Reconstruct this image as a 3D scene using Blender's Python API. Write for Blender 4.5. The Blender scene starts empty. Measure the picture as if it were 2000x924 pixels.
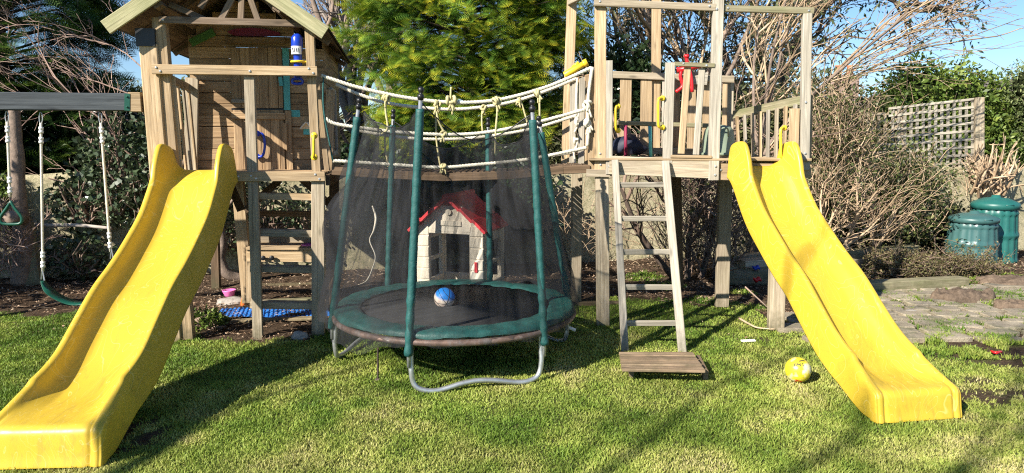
import bpy, math, random
import numpy as np
from mathutils import Vector, Matrix, noise as mnoise
R = math.radians
random.seed(7); RNG = np.random.default_rng(11)
C = bpy.context.scene.collection
SC = bpy.context.scene

# ------------------------------------------------------------ camera
CAM_H = 1.75; FPX = 1370.0; PITCH = R(7.49)
cam = bpy.data.cameras.new('camera'); camo = bpy.data.objects.new('camera', cam); C.objects.link(camo)
camo.location = (0, 0, CAM_H); camo.rotation_euler = (R(90) - PITCH, 0, 0)
cam.sensor_width = 36; cam.lens = FPX / 2000 * 36; cam.clip_start = 0.05; cam.clip_end = 600
SC.camera = camo
# ------------------------------------------------------------ light
SUN_AZ = R(44)      # light travels towards +x/+y, measured from +y
SUN_EL = R(32)
w = bpy.data.worlds.new('World'); SC.world = w; w.use_nodes = True
nt = w.node_tree; bg = nt.nodes['Background']
sky = nt.nodes.new('ShaderNodeTexSky'); sky.sky_type = 'NISHITA'; sky.sun_disc = False
sky.sun_elevation = SUN_EL; sky.sun_rotation = SUN_AZ + math.pi
sky.air_density = 1.0; sky.dust_density = 0.0; sky.ozone_density = 6.0; sky.altitude = 200
nt.links.new(sky.outputs[0], bg.inputs[0]); bg.inputs[1].default_value = 0.075
sl = bpy.data.lights.new('sun', 'SUN'); sl.energy = 5.0; sl.angle = R(0.5); sl.color = (1.0, 0.93, 0.82)
so = bpy.data.objects.new('sun', sl); C.objects.link(so); so.location = (-6, -5, 8)
sd = Vector((math.sin(SUN_AZ) * math.cos(SUN_EL), math.cos(SUN_AZ) * math.cos(SUN_EL), -math.sin(SUN_EL)))
so.rotation_euler = sd.to_track_quat('-Z', 'Y').to_euler()
SC.view_settings.view_transform = 'Standard'; SC.view_settings.look = 'None'
SC.view_settings.exposure = 1.06; SC.view_settings.gamma = 1
SC.render.engine = 'CYCLES'
SC.cycles.use_denoising = False; SC.cycles.filter_width = 1.15
SC.cycles.sample_clamp_indirect = 4.0
SC.cycles.max_bounces = 6; SC.cycles.transparent_max_bounces = 16
SC.cycles.diffuse_bounces = 3; SC.cycles.glossy_bounces = 2; SC.cycles.transmission_bounces = 3

# ------------------------------------------------------------ measuring helpers
def ray(u, v):
    x = (u - 1000) / FPX; y = -(v - 462) / FPX
    return Vector((x, math.cos(PITCH) + y * math.sin(PITCH), -math.sin(PITCH) + y * math.cos(PITCH)))
def G(u, v, z=0.0):
    d = ray(u, v); t = (z - CAM_H) / d.z
    return Vector((d.x * t, d.y * t, z))
def P(u, v, Y):
    d = ray(u, v); t = Y / d.y
    return Vector((d.x * t, Y, CAM_H + d.z * t))
class Plane:
    def __init__(s, o, yaw):
        s.o = Vector(o); s.d = Vector((math.sin(yaw), math.cos(yaw), 0)); s.a = Vector((s.d.y, -s.d.x, 0))
    def p(s, u, v, off=0.0):
        r = ray(u, v); t = (s.o.dot(s.d) + off) / r.dot(s.d)
        return Vector((0, 0, CAM_H)) + r * t

# ------------------------------------------------------------ object helpers
OFF = {}
def thing(name, label, cat, loc, group=None):
    o = bpy.data.objects.new(name, None); C.objects.link(o); o.location = loc
    o.empty_display_size = 0.1
    o['label'] = label; o['category'] = cat
    if group: o['group'] = group
    OFF[o.name] = Vector(loc)
    return o
def tag(o, label, cat, group=None, kind=None):
    if label: o['label'] = label
    if cat: o['category'] = cat
    if group: o['group'] = group
    if kind: o['kind'] = kind
    return o
def _link(name, me, mat, parent, origin=None):
    o = bpy.data.objects.new(name, me); C.objects.link(o)
    off = Vector((0, 0, 0))
    if parent is not None:
        o.parent = parent; off = OFF[parent.name]
    elif origin is not None:
        off = Vector(origin); o.location = off
    if off.length > 0: me.transform(Matrix.Translation(-off))
    OFF[o.name] = off
    if mat is not None: me.materials.append(mat)
    return o
class MB:
    def __init__(s): s.v = []; s.f = []; s.g = []; s.t = []
    def add(s, vs, fs, gs=None, tint=0.5):
        b = len(s.v)
        s.v += [tuple(x) for x in vs]
        s.f += [tuple(i + b for i in f) for f in fs]
        s.g += ([tuple(x) for x in gs] if gs is not None else [tuple(x) for x in vs])
        s.t += [tint] * len(vs)
        return s
    def build(s, name, mat, parent=None, smooth=False, origin=None):
        me = bpy.data.meshes.new(name); me.from_pydata(s.v, [], s.f)
        a = me.attributes.new('grain', 'FLOAT_VECTOR', 'POINT'); a.data.foreach_set('vector', np.array(s.g, dtype=np.float32).ravel())
        a = me.attributes.new('tint', 'FLOAT', 'POINT'); a.data.foreach_set('value', np.array(s.t, dtype=np.float32))
        if smooth: me.polygons.foreach_set('use_smooth', [True] * len(me.polygons))
        me.validate(); me.update()
        return _link(name, me, mat, parent, origin)
def np_mesh(name, V, F, mat, parent=None, tint=None, origin=None, smooth=False, extra=None):
    me = bpy.data.meshes.new(name)
    n = len(V); k = F.shape[1]; m = len(F)
    me.vertices.add(n); me.vertices.foreach_set('co', V.astype(np.float32).ravel())
    me.loops.add(m * k); me.loops.foreach_set('vertex_index', F.astype(np.int32).ravel())
    me.polygons.add(m); me.polygons.foreach_set('loop_start', np.arange(0, m * k, k, dtype=np.int32))
    me.polygons.foreach_set('loop_total', np.full(m, k, dtype=np.int32))
    if smooth: me.polygons.foreach_set('use_smooth', np.ones(m, dtype=bool))
    if tint is not None:
        a = me.attributes.new('tint', 'FLOAT', 'POINT'); a.data.foreach_set('value', tint.astype(np.float32))
    for kx, arr in (extra or {}).items():
        a = me.attributes.new(kx, 'FLOAT', 'POINT'); a.data.foreach_set('value', arr.astype(np.float32))
    me.update(calc_edges=True)
    return _link(name, me, mat, parent, origin)

def board(mb, a, b, w, t, n, tint=None, cham=0.004, centre=False, taper=1.0):
    """a plank from a to b, w wide, t thick; its front face lies on the line a-b, the plank goes back along n"""
    a = Vector(a); b = Vector(b); x = (b - a); L = x.length; x.normalize()
    n = Vector(n); n = (n - x * n.dot(x)).normalized(); y = n.cross(x).normalized()
    c = min(cham, w * .2, t * .2)
    off = -t / 2 if centre else 0
    sec = [(-w/2+c, 0), (w/2-c, 0), (w/2, c), (w/2, t-c), (w/2-c, t), (-w/2+c, t), (-w/2, t-c), (-w/2, c)]
    vs = []; gs = []; r = (random.uniform(0, 50), random.uniform(0, 50), random.uniform(0, 50))
    for k, e in ((0, a), (L, b)):
        j = (random.uniform(-.002, .002), random.uniform(-.002, .002))
        q = 1.0 if k == 0 else taper
        for (yy, nn) in sec:
            vs.append(e + y * (yy * q + j[0]) + n * (nn + off + j[1])); gs.append((k + r[0], yy + r[1], nn + r[2]))
    fs = [(i, (i + 1) % 8, (i + 1) % 8 + 8, i + 8) for i in range(8)]
    fs = [f[::-1] for f in fs] + [tuple(range(8)), tuple(range(15, 7, -1))]
    mb.add(vs, fs, gs, random.random() if tint is None else tint)
def pb(mb, pl, s, u0, v0, u1, v1, wpx, t, tint=None, s1=None, **k):
    a = pl.p(u0, v0, s); b = pl.p(u1, v1, s if s1 is None else s1)
    for q in (a, b):
        if q.z < -0.06: q.z = -0.06
    wd = wpx * (a.y + b.y) / 2 / FPX
    board(mb, a, b, wd, t, pl.d, tint, **k)
    return a, b
def box(mb, c, sx, sy, sz, rz=0, tint=None, cham=.004):
    """box with its base centre at c"""
    c = Vector(c); d = Vector((math.cos(rz), math.sin(rz), 0)); n = Vector((-math.sin(rz), math.cos(rz), 0))
    board(mb, c - d * sx / 2 + Vector((0, 0, sz/2)) - n * sy / 2, c + d * sx / 2 + Vector((0, 0, sz/2)) - n * sy / 2, sz, sy, n, tint, cham)
def smooth_pts(pts, sub=4):
    pts = [Vector(p) for p in pts]; out = []
    for i in range(len(pts) - 1):
        p0 = pts[max(i - 1, 0)]; p1 = pts[i]; p2 = pts[i + 1]; p3 = pts[min(i + 2, len(pts) - 1)]
        for k in range(sub):
            t = k / sub
            out.append(0.5 * ((2 * p1) + (p2 - p0) * t + (2*p0 - 5*p1 + 4*p2 - p3) * t*t + (3*p1 - p0 - 3*p2 + p3) * t**3))
    out.append(pts[-1]); return out
def tube(mb, pts, r, n=8, tint=None, caps=True, wob=0.0, closed=False, r2=None):
    pts = [Vector(p) for p in pts]; N = len(pts)
    t0 = (pts[1] - pts[0]).normalized()
    up = Vector((0, 0, 1)) if abs(t0.z) < .9 else Vector((1, 0, 0))
    x = t0.cross(up).normalized(); vs = []; gs = []; L = 0; ro = random.uniform(0, 40)
    for i, p in enumerate(pts):
        if closed: t = (pts[(i + 1) % N] - pts[i - 1])
        else: t = (pts[min(i + 1, N - 1)] - pts[max(i - 1, 0)])
        if t.length < 1e-9: t = t0
        t.normalize(); x = (x - t * x.dot(t)); x = x.normalized() if x.length > 1e-6 else t.orthogonal().normalized()
        y = t.cross(x)
        rr = r(i / max(N - 1, 1)) if callable(r) else (r if r2 is None else r + (r2 - r) * i / (N - 1))
        if wob: rr *= 1 + random.uniform(-wob, wob)
        if i: L += (p - pts[i - 1]).length
        for k in range(n):
            a = 2 * math.pi * k / n
            vs.append(p + x * (math.cos(a) * rr) + y * (math.sin(a) * rr))
            gs.append((L + ro, k / n * 6.28 * rr, rr))
    fs = []
    M = N if closed else N - 1
    for i in range(M):
        j = (i + 1) % N
        for k in range(n):
            fs.append((i*n + k, i*n + (k+1) % n, j*n + (k+1) % n, j*n + k))
    if caps and not closed: fs += [tuple(range(n))[::-1], tuple(range((N-1)*n, N*n))]
    mb.add(vs, fs, gs, random.random() if tint is None else tint)
def lathe(mb, c, prof, n=24, tint=.5, axis=None, ang0=0):
    """profile of (radius, height) about the vertical through c"""
    c = Vector(c); M = Matrix.Identity(3)
    if axis is not None: M = Vector(axis).normalized().to_track_quat('Z', 'Y').to_matrix()
    vs = []; gs = []
    for (r, h) in prof:
        for k in range(n):
            a = ang0 + 2*math.pi*k/n; q = Vector((r*math.cos(a), r*math.sin(a), h)); vs.append(c + M @ q); gs.append(q)
    fs = [(i*n + k, i*n + (k+1) % n, (i+1)*n + (k+1) % n, (i+1)*n + k) for i in range(len(prof)-1) for k in range(n)]
    fs += [tuple(range(n))[::-1], tuple(range((len(prof)-1)*n, len(prof)*n))]
    mb.add(vs, fs, gs, tint)
def ball_mesh(mb, c, r, n=32, m=20):
    prof = [(max(r*math.sin(math.pi*i/m), 1e-4), -r*math.cos(math.pi*i/m)) for i in range(m+1)]
    lathe(mb, c, prof, n)

# ------------------------------------------------------------ materials
def newmat(name):
    m = bpy.data.materials.new(name); m.use_nodes = True; nt = m.node_tree
    return m, nt, nt.nodes['Principled BSDF'], nt.nodes.new, nt.links.new
def col(c): return (c[0], c[1], c[2], 1)
def ramp(new, stops):
    r = new('ShaderNodeValToRGB'); e = r.color_ramp.elements
    e[0].position = stops[0][0]; e[0].color = col(stops[0][1]); e[1].position = stops[-1][0]; e[1].color = col(stops[-1][1])
    for p, c in stops[1:-1]:
        q = e.new(p); q.color = col(c)
    return r
def noise(new, link, vec, scale, detail=4, rough=.6, dist=0):
    n = new('ShaderNodeTexNoise'); n.inputs['Scale'].default_value = scale; n.inputs['Detail'].default_value = detail
    n.inputs['Roughness'].default_value = rough; n.inputs['Distortion'].default_value = dist
    if vec is not None: link(vec, n.inputs['Vector'])
    return n
def mixc(new, link, fac, a, b, mode='MIX'):
    m = new('ShaderNodeMix'); m.data_type = 'RGBA'; m.blend_type = mode
    for s, x in ((0, fac), (6, a), (7, b)):
        if hasattr(x, 'is_linked') or isinstance(x, bpy.types.NodeSocket): link(x, m.inputs[s])
        elif isinstance(x, (int, float)): m.inputs[s].default_value = x
        else: m.inputs[s].default_value = col(x)
    return m.outputs[2]
def maprange(new, link, x, a, b, c=0, d=1):
    m = new('ShaderNodeMapRange'); link(x, m.inputs[0])
    for i, q in enumerate((a, b, c, d)): m.inputs[i+1].default_value = q
    return m.outputs[0]
def mapping(new, link, vec, sc):
    m = new('ShaderNodeMapping'); link(vec, m.inputs[0]); m.inputs['Scale'].default_value = sc
    return m.outputs[0]
def bump(new, link, h, strength, dist, bsdf):
    b = new('ShaderNodeBump'); b.inputs['Strength'].default_value = strength; b.inputs['Distance'].default_value = dist
    link(h, b.inputs['Height']); link(b.outputs[0], bsdf.inputs['Normal'])
def wood(name, ca, cb, stain=(.12, .10, .08), stain_amt=.5, algae=0.0, rough=.85):
    m, nt, b, new, link = newmat(name)
    g = new('ShaderNodeAttribute'); g.attribute_name = 'grain'; t = new('ShaderNodeAttribute'); t.attribute_name = 'tint'
    n1 = noise(new, link, mapping(new, link, g.outputs['Vector'], (2.2, 55, 55)), 1, 5, .65, .4)
    n2 = noise(new, link, mapping(new, link, g.outputs['Vector'], (2.0, 7, 7)), 1, 4, .6)
    n3 = noise(new, link, mapping(new, link, g.outputs['Vector'], (9, 160, 160)), 1, 3, .7)
    c = ramp(new, [(.30, [x*.72 for x in cb]), (.48, cb), (.66, ca)]); link(n1.outputs[0], c.inputs[0])
    # knots
    vo = new('ShaderNodeTexVoronoi'); vo.inputs['Scale'].default_value = 1; link(mapping(new, link, g.outputs['Vector'], (2.6, 9, 9)), vo.inputs['Vector'])
    kn = maprange(new, link, vo.outputs['Distance'], .06, .16, .75, 0)
    c2 = mixc(new, link, kn, c.outputs[0], [x*.38 for x in cb])
    st = maprange(new, link, n2.outputs[0], .48, .72, 0, stain_amt)
    c3 = mixc(new, link, st, c2, stain)
    if algae:
        n4 = noise(new, link, mapping(new, link, g.outputs['Vector'], (1.6, 5, 5)), 1.7, 5, .7)
        c3 = mixc(new, link, maprange(new, link, n4.outputs[0], .45, .7, 0, algae), c3, (.17, .19, .08))
    n5 = noise(new, link, mapping(new, link, g.outputs['Vector'], (1.3, 95, 95)), 1, 2, .5, .3)
    c3 = mixc(new, link, maprange(new, link, n5.outputs[0], .62, .68, 0, .55), c3, [x*.3 for x in cb])
    ge = new('ShaderNodeNewGeometry'); sz = new('ShaderNodeSeparateXYZ'); link(ge.outputs['Position'], sz.inputs[0])
    n7 = noise(new, link, ge.outputs['Position'], 9, 4, .7)
    hz = new('ShaderNodeMath'); hz.operation = 'MULTIPLY_ADD'; link(n7.outputs[0], hz.inputs[0]); hz.inputs[1].default_value = -.5; link(sz.outputs[2], hz.inputs[2])
    c3 = mixc(new, link, maprange(new, link, hz.outputs[0], -.28, -.07, .75, 0), c3, (.09, .085, .045))
    v = maprange(new, link, t.outputs['Fac'], 0, 1, .66, 1.18)
    mm = new('ShaderNodeVectorMath'); mm.operation = 'SCALE'; link(c3, mm.inputs[0]); link(v, mm.inputs['Scale'])
    link(mm.outputs[0], b.inputs['Base Color']); b.inputs['Roughness'].default_value = rough
    b.inputs['Specular IOR Level'].default_value = .25
    ad = new('ShaderNodeMath'); ad.operation = 'ADD'; link(n1.outputs[0], ad.inputs[0]); link(n3.outputs[0], ad.inputs[1])
    bump(new, link, ad.outputs[0], .45, .004, b)
    return m
def plain(name, c, rough=.5, var=.15, scale=8, metal=0, spec=.5, bmp=0.1, dirt=None, dirt_amt=.4, dirt_scale=3):
    m, nt, b, new, link = newmat(name)
    tc = new('ShaderNodeTexCoord'); n = noise(new, link, tc.outputs['Object'], scale, 5, .65)
    v = maprange(new, link, n.outputs[0], .25, .75, 1-var, 1+var)
    mm = new('ShaderNodeVectorMath'); mm.operation = 'SCALE'; mm.inputs[0].default_value = c; link(v, mm.inputs['Scale'])
    out = mm.outputs[0]
    if dirt is not None:
        n2 = noise(new, link, tc.outputs['Object'], dirt_scale, 6, .75, .6)
        out = mixc(new, link, maprange(new, link, n2.outputs[0], .48, .75, 0, dirt_amt), out, dirt)
    link(out, b.inputs['Base Color']); b.inputs['Metallic'].default_value = metal
    b.inputs['Roughness'].default_value = rough; b.inputs['Specular IOR Level'].default_value = spec
    link(maprange(new, link, n.outputs[0], .2, .8, rough*.8, min(1, rough*1.25)), b.inputs['Roughness'])
    if bmp: bump(new, link, n.outputs[0], bmp, .01, b)
    return m
def leafmat(name, stops, rough=.5, trans=.25, spec=.4, scale=2.0):
    """colour by per-leaf tint; a little light passes through"""
    m, nt, b, new, link = newmat(name)
    t = new('ShaderNodeAttribute'); t.attribute_name = 'tint'
    c = ramp(new, stops); link(t.outputs['Fac'], c.inputs[0])
    tc = new('ShaderNodeTexCoord'); n = noise(new, link, tc.outputs['Object'], scale, 3)
    mm = new('ShaderNodeVectorMath'); mm.operation = 'SCALE'; link(c.outputs[0], mm.inputs[0]); link(maprange(new, link, n.outputs[0], .3, .7, .75, 1.25), mm.inputs['Scale'])
    link(mm.outputs[0], b.inputs['Base Color']); b.inputs['Roughness'].default_value = rough; b.inputs['Specular IOR Level'].default_value = spec
    tr = new('ShaderNodeBsdfTranslucent'); link(mm.outputs[0], tr.inputs[0])
    mx = new('ShaderNodeMixShader'); mx.inputs[0].default_value = trans; link(b.outputs[0], mx.inputs[1]); link(tr.outputs[0], mx.inputs[2])
    link(mx.outputs[0], nt.nodes['Material Output'].inputs[0])
    return m

M = {}
M['tan'] = wood('tan_timber', (.55, .42, .265), (.41, .295, .17), (.26, .20, .14), .5)
M['grey'] = wood('grey_timber', (.50, .43, .32), (.38, .31, .22), (.22, .18, .13), .5, .2)
M['silver'] = wood('bleached_timber', (.50, .455, .37), (.36, .325, .26), (.23, .20, .16), .55)
M['green_wood'] = wood('mossy_timber', (.34, .31, .20), (.24, .21, .13), (.13, .13, .07), .6, .7)
M['shed'] = wood('shed_boards', (.52, .365, .21), (.37, .245, .135), (.18, .125, .08), .7)
M['old'] = wood('weathered_boards', (.30, .23, .16), (.20, .145, .10), (.10, .08, .06), .6)
M['dark_wood'] = wood('dark_timber', (.20, .135, .085), (.13, .085, .05), (.06, .05, .035), .6)
M['stepwood'] = wood('step_timber', (.42, .31, .20), (.27, .19, .12), (.15, .11, .08), .6)
M['beam'] = wood('painted_beam', (.088, .10, .108), (.060, .07, .078), (.035, .04, .045), .5, 0)
def slide_mat():
    m, nt, b, new, link = newmat('slide_plastic')
    tc = new('ShaderNodeTexCoord'); o = tc.outputs['Object']
    n = noise(new, link, o, 2.2, 4, .6); n2 = noise(new, link, mapping(new, link, o, (22, 5, 5)), 1, 6, .75, 1.0)
    c = mixc(new, link, maprange(new, link, n.outputs[0], .3, .7, 0, .25), (.585, .40, .035), (.49, .33, .038))
    n6 = noise(new, link, mapping(new, link, o, (3.5, 1.6, 1.6)), 1, 2, .5, 1.5)
    ab = new('ShaderNodeMath'); ab.operation = 'PINGPONG'; ab.inputs[1].default_value = .045; link(n6.outputs[0], ab.inputs[0])
    c = mixc(new, link, maprange(new, link, ab.outputs[0], .0, .0035, .35, 0), c, (.80, .70, .30))
    # grime, heavier near the foot where feet land
    sp = new('ShaderNodeSeparateXYZ'); link(o, sp.inputs[0])
    low = maprange(new, link, sp.outputs[2], .05, .7, .6, .22)
    d = new('ShaderNodeMath'); d.operation = 'MULTIPLY'; link(maprange(new, link, n2.outputs[0], .5, .78, 0, 1), d.inputs[0]); link(low, d.inputs[1])
    c = mixc(new, link, d.outputs[0], c, (.16, .12, .03))
    link(c, b.inputs['Base Color']); link(maprange(new, link, n2.outputs[0], .3, .7, .30, .5), b.inputs['Roughness'])
    b.inputs['Specular IOR Level'].default_value = .45
    bump(new, link, n.outputs[0], .15, .02, b)
    return m
M['slide'] = slide_mat()
M['rope'] = plain('rope', (.62, .58, .47), .9, .2, 60, bmp=.4, spec=.1)
M['rope_old'] = plain('old_rope', (.52, .46, .24), .9, .25, 60, bmp=.4, spec=.1)
M['galv'] = plain('galvanised_steel', (.50, .53, .54), .42, .12, 14, metal=.75, dirt=(.20, .13, .08), dirt_amt=.25)
M['rust'] = plain('rusty_steel', (.20, .13, .10), .6, .3, 12, metal=.4, dirt=(.36, .36, .36), dirt_amt=.8, dirt_scale=5)
M['sleeve'] = plain('green_sleeve', (.010, .080, .074), .6, .25, 30, bmp=.5)
M['pad'] = plain('green_pad', (.017, .098, .086), .5, .3, 9, bmp=.9, dirt=(.008, .045, .04), dirt_amt=.75, dirt_scale=6)
M['mat'] = plain('jump_mat', (.030, .030, .030), .75, .2, 12, bmp=.1, dirt=(.09, .08, .07), dirt_amt=.5, dirt_scale=2)
M['black'] = plain('black_plastic', (.012, .012, .013), .4, .1)
M['white'] = plain('white_plastic', (.75, .75, .73), .45, .06)
M['yellow'] = plain('yellow_plastic', (.78, .55, .03), .4, .08)
M['blue'] = plain('blue_plastic', (.01, .045, .42), .25, .1)
M['ltblue'] = plain('blue_matting', (.015, .14, .46), .6, .2)
M['red'] = plain('red_plastic', (.55, .015, .02), .35, .1)
M['redroof'] = plain('red_roof_plastic', (.62, .035, .045), .5, .15, 5, dirt=(.3, .08, .07), dirt_amt=.5)
M['cream'] = plain('cream_plastic', (.78, .70, .56), .55, .06, 6, dirt=(.45, .38, .27), dirt_amt=.3)
M['pink'] = plain('pink_plastic', (.70, .16, .42), .45, .1)
M['orange'] = plain('orange_plastic', (.75, .15, .02), .5, .1)
M['turq'] = plain('turquoise_paint', (.10, .42, .40), .6, .1)
M['maroon'] = plain('maroon_paint', (.24, .02, .06), .6, .1)
M['green_paint'] = plain('green_paint', (.08, .22, .05), .7, .3)
M['compost'] = plain('composter_plastic', (.042, .115, .112), .38, .15, 6, dirt=(.10, .15, .13), dirt_amt=.35)
M['compost2'] = plain('teal_composter_plastic', (.016, .115, .10), .42, .15, 6, dirt=(.08, .2, .16), dirt_amt=.3)
M['tub'] = plain('grey_green_plastic', (.20, .25, .18), .5, .12)
M['navy'] = plain('navy_fabric', (.01, .014, .035), .6, .3)
M['swing'] = plain('green_swing_plastic', (.008, .075, .048), .35, .2)
M['bark'] = plain('bark', (.24, .18, .14), .95, .45, 14, bmp=.9, dirt=(.10, .08, .06), dirt_amt=.8, dirt_scale=9)
M['darkbark'] = plain('dark_bark', (.09, .065, .05), .95, .4, 14, bmp=.9)
M['twig'] = plain('twig_bark', (.30, .215, .165), .9, .3, 6)
M['twig_tan'] = plain('tan_twig_bark', (.50, .37, .24), .9, .3, 4)
M['twig_pale'] = plain('pale_twig_bark', (.40, .35, .30), .9, .25, 4)
M['stone'] = plain('grey_stone', (.34, .31, .27), .9, .3, 9, bmp=.8, dirt=(.2, .19, .14), dirt_amt=.6)
# ============================================================ GROUND
EDGE = [(-700, 618), (0, 612), (150, 616), (300, 628), (380, 645), (400, 668), (500, 672), (600, 664), (640, 640), (700, 618), (820, 606), (1000, 600), (1130, 596), (1200, 588),
        (1300, 594), (1400, 600), (1440, 590), (1500, 600), (1560, 650), (1640, 668), (1740, 684), (1850, 706), (2000, 722), (2600, 790)]
EX = []; EY = []
for u, v in EDGE:
    g = G(u, v); EX.append(g.x); EY.append(g.y)
EX = np.array(EX); EY = np.array(EY); _o = np.argsort(EX); EX = EX[_o]; EY = EY[_o]
def vnoise(x, y, s, seed=0):
    """cheap value noise, vectorised"""
    x = np.asarray(x) / s + seed * 17.3; y = np.asarray(y) / s - seed * 9.1
    xi = np.floor(x).astype(np.int64); yi = np.floor(y).astype(np.int64); fx = x - xi; fy = y - yi
    fx = fx*fx*(3-2*fx); fy = fy*fy*(3-2*fy)
    def h(a, b):
        n = (a * 374761393 + b * 668265263 + seed * 974634777) & 0x7fffffff
        n = ((n ^ (n >> 13)) * 1274126177) & 0x7fffffff
        return ((n ^ (n >> 16)) & 0xffff) / 65535.0
    return (h(xi, yi)*(1-fx) + h(xi+1, yi)*fx)*(1-fy) + (h(xi, yi+1)*(1-fx) + h(xi+1, yi+1)*fx)*fy
def lawn(x, y):
    e = np.interp(x, EX, EY) + (vnoise(x, y, .35, 3) - .5) * .35 + (vnoise(x, y, .12, 5) - .5) * .18
    d = np.clip((e - y) / .16 + .5, 0, 1)
    # worn earth patch at the foot of the left slide and right of the right slide
    for (u, v, rx, ry, k) in ((262, 850, .22, .30, 1.0), (1960, 775, .60, .20, .95), (1890, 745, .25, .10, .8), (1350, 770, .2, .12, .3), (1880, 700, .6, .10, .4), (1500, 660, .25, .08, .5), (1320, 640, .35, .1, .35)):
        c = G(u, v); q = ((x - c.x)/rx)**2 + ((y - c.y)/ry)**2
        d = d * (1 - k * np.clip(1.3 - q, 0, 1) * (vnoise(x, y, .08, 9) > .3))
    return d
def tuft(x, y):
    """tufts of grass growing in the soil, the turf beside the sods and the gaps of the paving"""
    d = np.zeros_like(x)
    for (u, v, rx, ry) in ((1780, 628, .20, .10), (1935, 660, .22, .13), (1830, 636, .3, .06), (1700, 640, .28, .07), (1880, 632, .14, .05), (1640, 628, .22, .06), (1740, 604, .2, .04), (1800, 690, .6, .12),
                           (1960, 580, .42, .35), (1870, 552, .55, .25), (1990, 540, .5, .18), (1480, 600, .22, .16), (1450, 575, .18, .12), (405, 628, .17, .18), (1300, 560, .25, .2), (1255, 540, .3, .25), (1700, 572, .08, .05), (1360, 590, .5, .12),
                           (1860, 600, .25, .06), (1980, 625, .35, .05), (1620, 604, .2, .04), (1850, 660, .3, .05), (1900, 700, .4, .06)):
        c = G(u, v); d = np.maximum(d, np.clip(1.25 - ((x - c.x)/rx)**2 - ((y - c.y)/ry)**2, 0, 1))
    gaps = (vnoise(x, y, .16, 25) > .70) * pave_zone(x, y) * .8
    return np.maximum(d * (vnoise(x, y, .09, 21) > .28), gaps)
def gz(x, y):
    """height of the ground"""
    x = np.asarray(x, dtype=float); y = np.asarray(y, dtype=float)
    e = np.interp(x, EX, EY)
    s = np.clip((y - e) / .3, 0, 1)
    return (vnoise(x, y, .9, 1) - .5) * .03 + s * ((vnoise(x, y, .22, 2) - .5) * .07 + (vnoise(x, y, .07, 4) - .5) * .03) * np.where(pave_zone(x, y), .15, 1)
PC = [G(1545, 655), G(1548, 600), G(1590, 562), G(2450, 562), G(2700, 780), G(2000, 712), G(1740, 690)]
def pave_zone(x, y):
    inside = np.zeros(np.shape(x), dtype=bool); n = len(PC)
    for i in range(n):
        a = PC[i]; b = PC[(i + 1) % n]
        c = ((a.y > y) != (b.y > y)) & (x < (b.x - a.x) * (y - a.y) / ((b.y - a.y) if abs(b.y - a.y) > 1e-9 else 1e-9) + a.x)
        inside ^= c
    return inside
xs = np.concatenate([[-400, -150, -60, -25, -14], np.arange(-9, 9.01, .07), [14, 25, 60, 150, 400]])
ys = np.concatenate([[-400, -150, -60, -25, -10, -3], np.arange(1.5, 12.01, .07), [14, 20, 40, 90, 200, 420]])
X, Y = np.meshgrid(xs, ys); Z = np.where((np.abs(X) <= 9) & (Y >= 1.5) & (Y <= 12), gz(X, Y), 0.0)
V = np.stack([X.ravel(), Y.ravel(), Z.ravel()], 1); nx = len(xs); ny = len(ys)
i, j = np.meshgrid(np.arange(nx - 1), np.arange(ny - 1)); a = (j * nx + i).ravel()
F = np.stack([a, a + 1, a + nx + 1, a + nx], 1)
lw = lawn(X.ravel(), Y.ravel()); lw = np.maximum(lw, tuft(X.ravel(), Y.ravel()) * .8); lw[(Y.ravel() > 30)] = 1
def ground_mat():
    m, nt, b, new, link = newmat('ground')
    t = new('ShaderNodeAttribute'); t.attribute_name = 'tint'
    tc = new('ShaderNodeTexCoord'); o = tc.outputs['Object']
    n1 = noise(new, link, o, 3, 6, .7); n2 = noise(new, link, o, 28, 5, .75); n3 = noise(new, link, o, 90, 4, .7)
    soil = ramp(new, [(.3, (.030, .020, .013)), (.5, (.075, .050, .032)), (.62, (.15, .105, .07)), (.75, (.24, .18, .12))]); link(n2.outputs[0], soil.inputs[0])
    soil2 = mixc(new, link, maprange(new, link, n1.outputs[0], .4, .65, 0, .6), soil.outputs[0], (.11, .075, .05))
    gr = ramp(new, [(.3, (.06, .07, .02)), (.5, (.12, .14, .04)), (.7, (.22, .21, .09))]); link(n3.outputs[0], gr.inputs[0])
    c = mixc(new, link, t.outputs['Fac'], soil2, gr.outputs[0])
    link(c, b.inputs['Base Color']); b.inputs['Roughness'].default_value = .95; b.inputs['Specular IOR Level'].default_value = .1
    ad = new('ShaderNodeMath'); ad.operation = 'ADD'; link(n2.outputs[0], ad.inputs[0]); link(n3.outputs[0], ad.inputs[1])
    bump(new, link, ad.outputs[0], .9, .03, b)
    return m
M['ground'] = ground_mat()
tag(np_mesh('ground', V, F, M['ground'], tint=lw, smooth=True), None, None, kind='structure')

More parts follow.
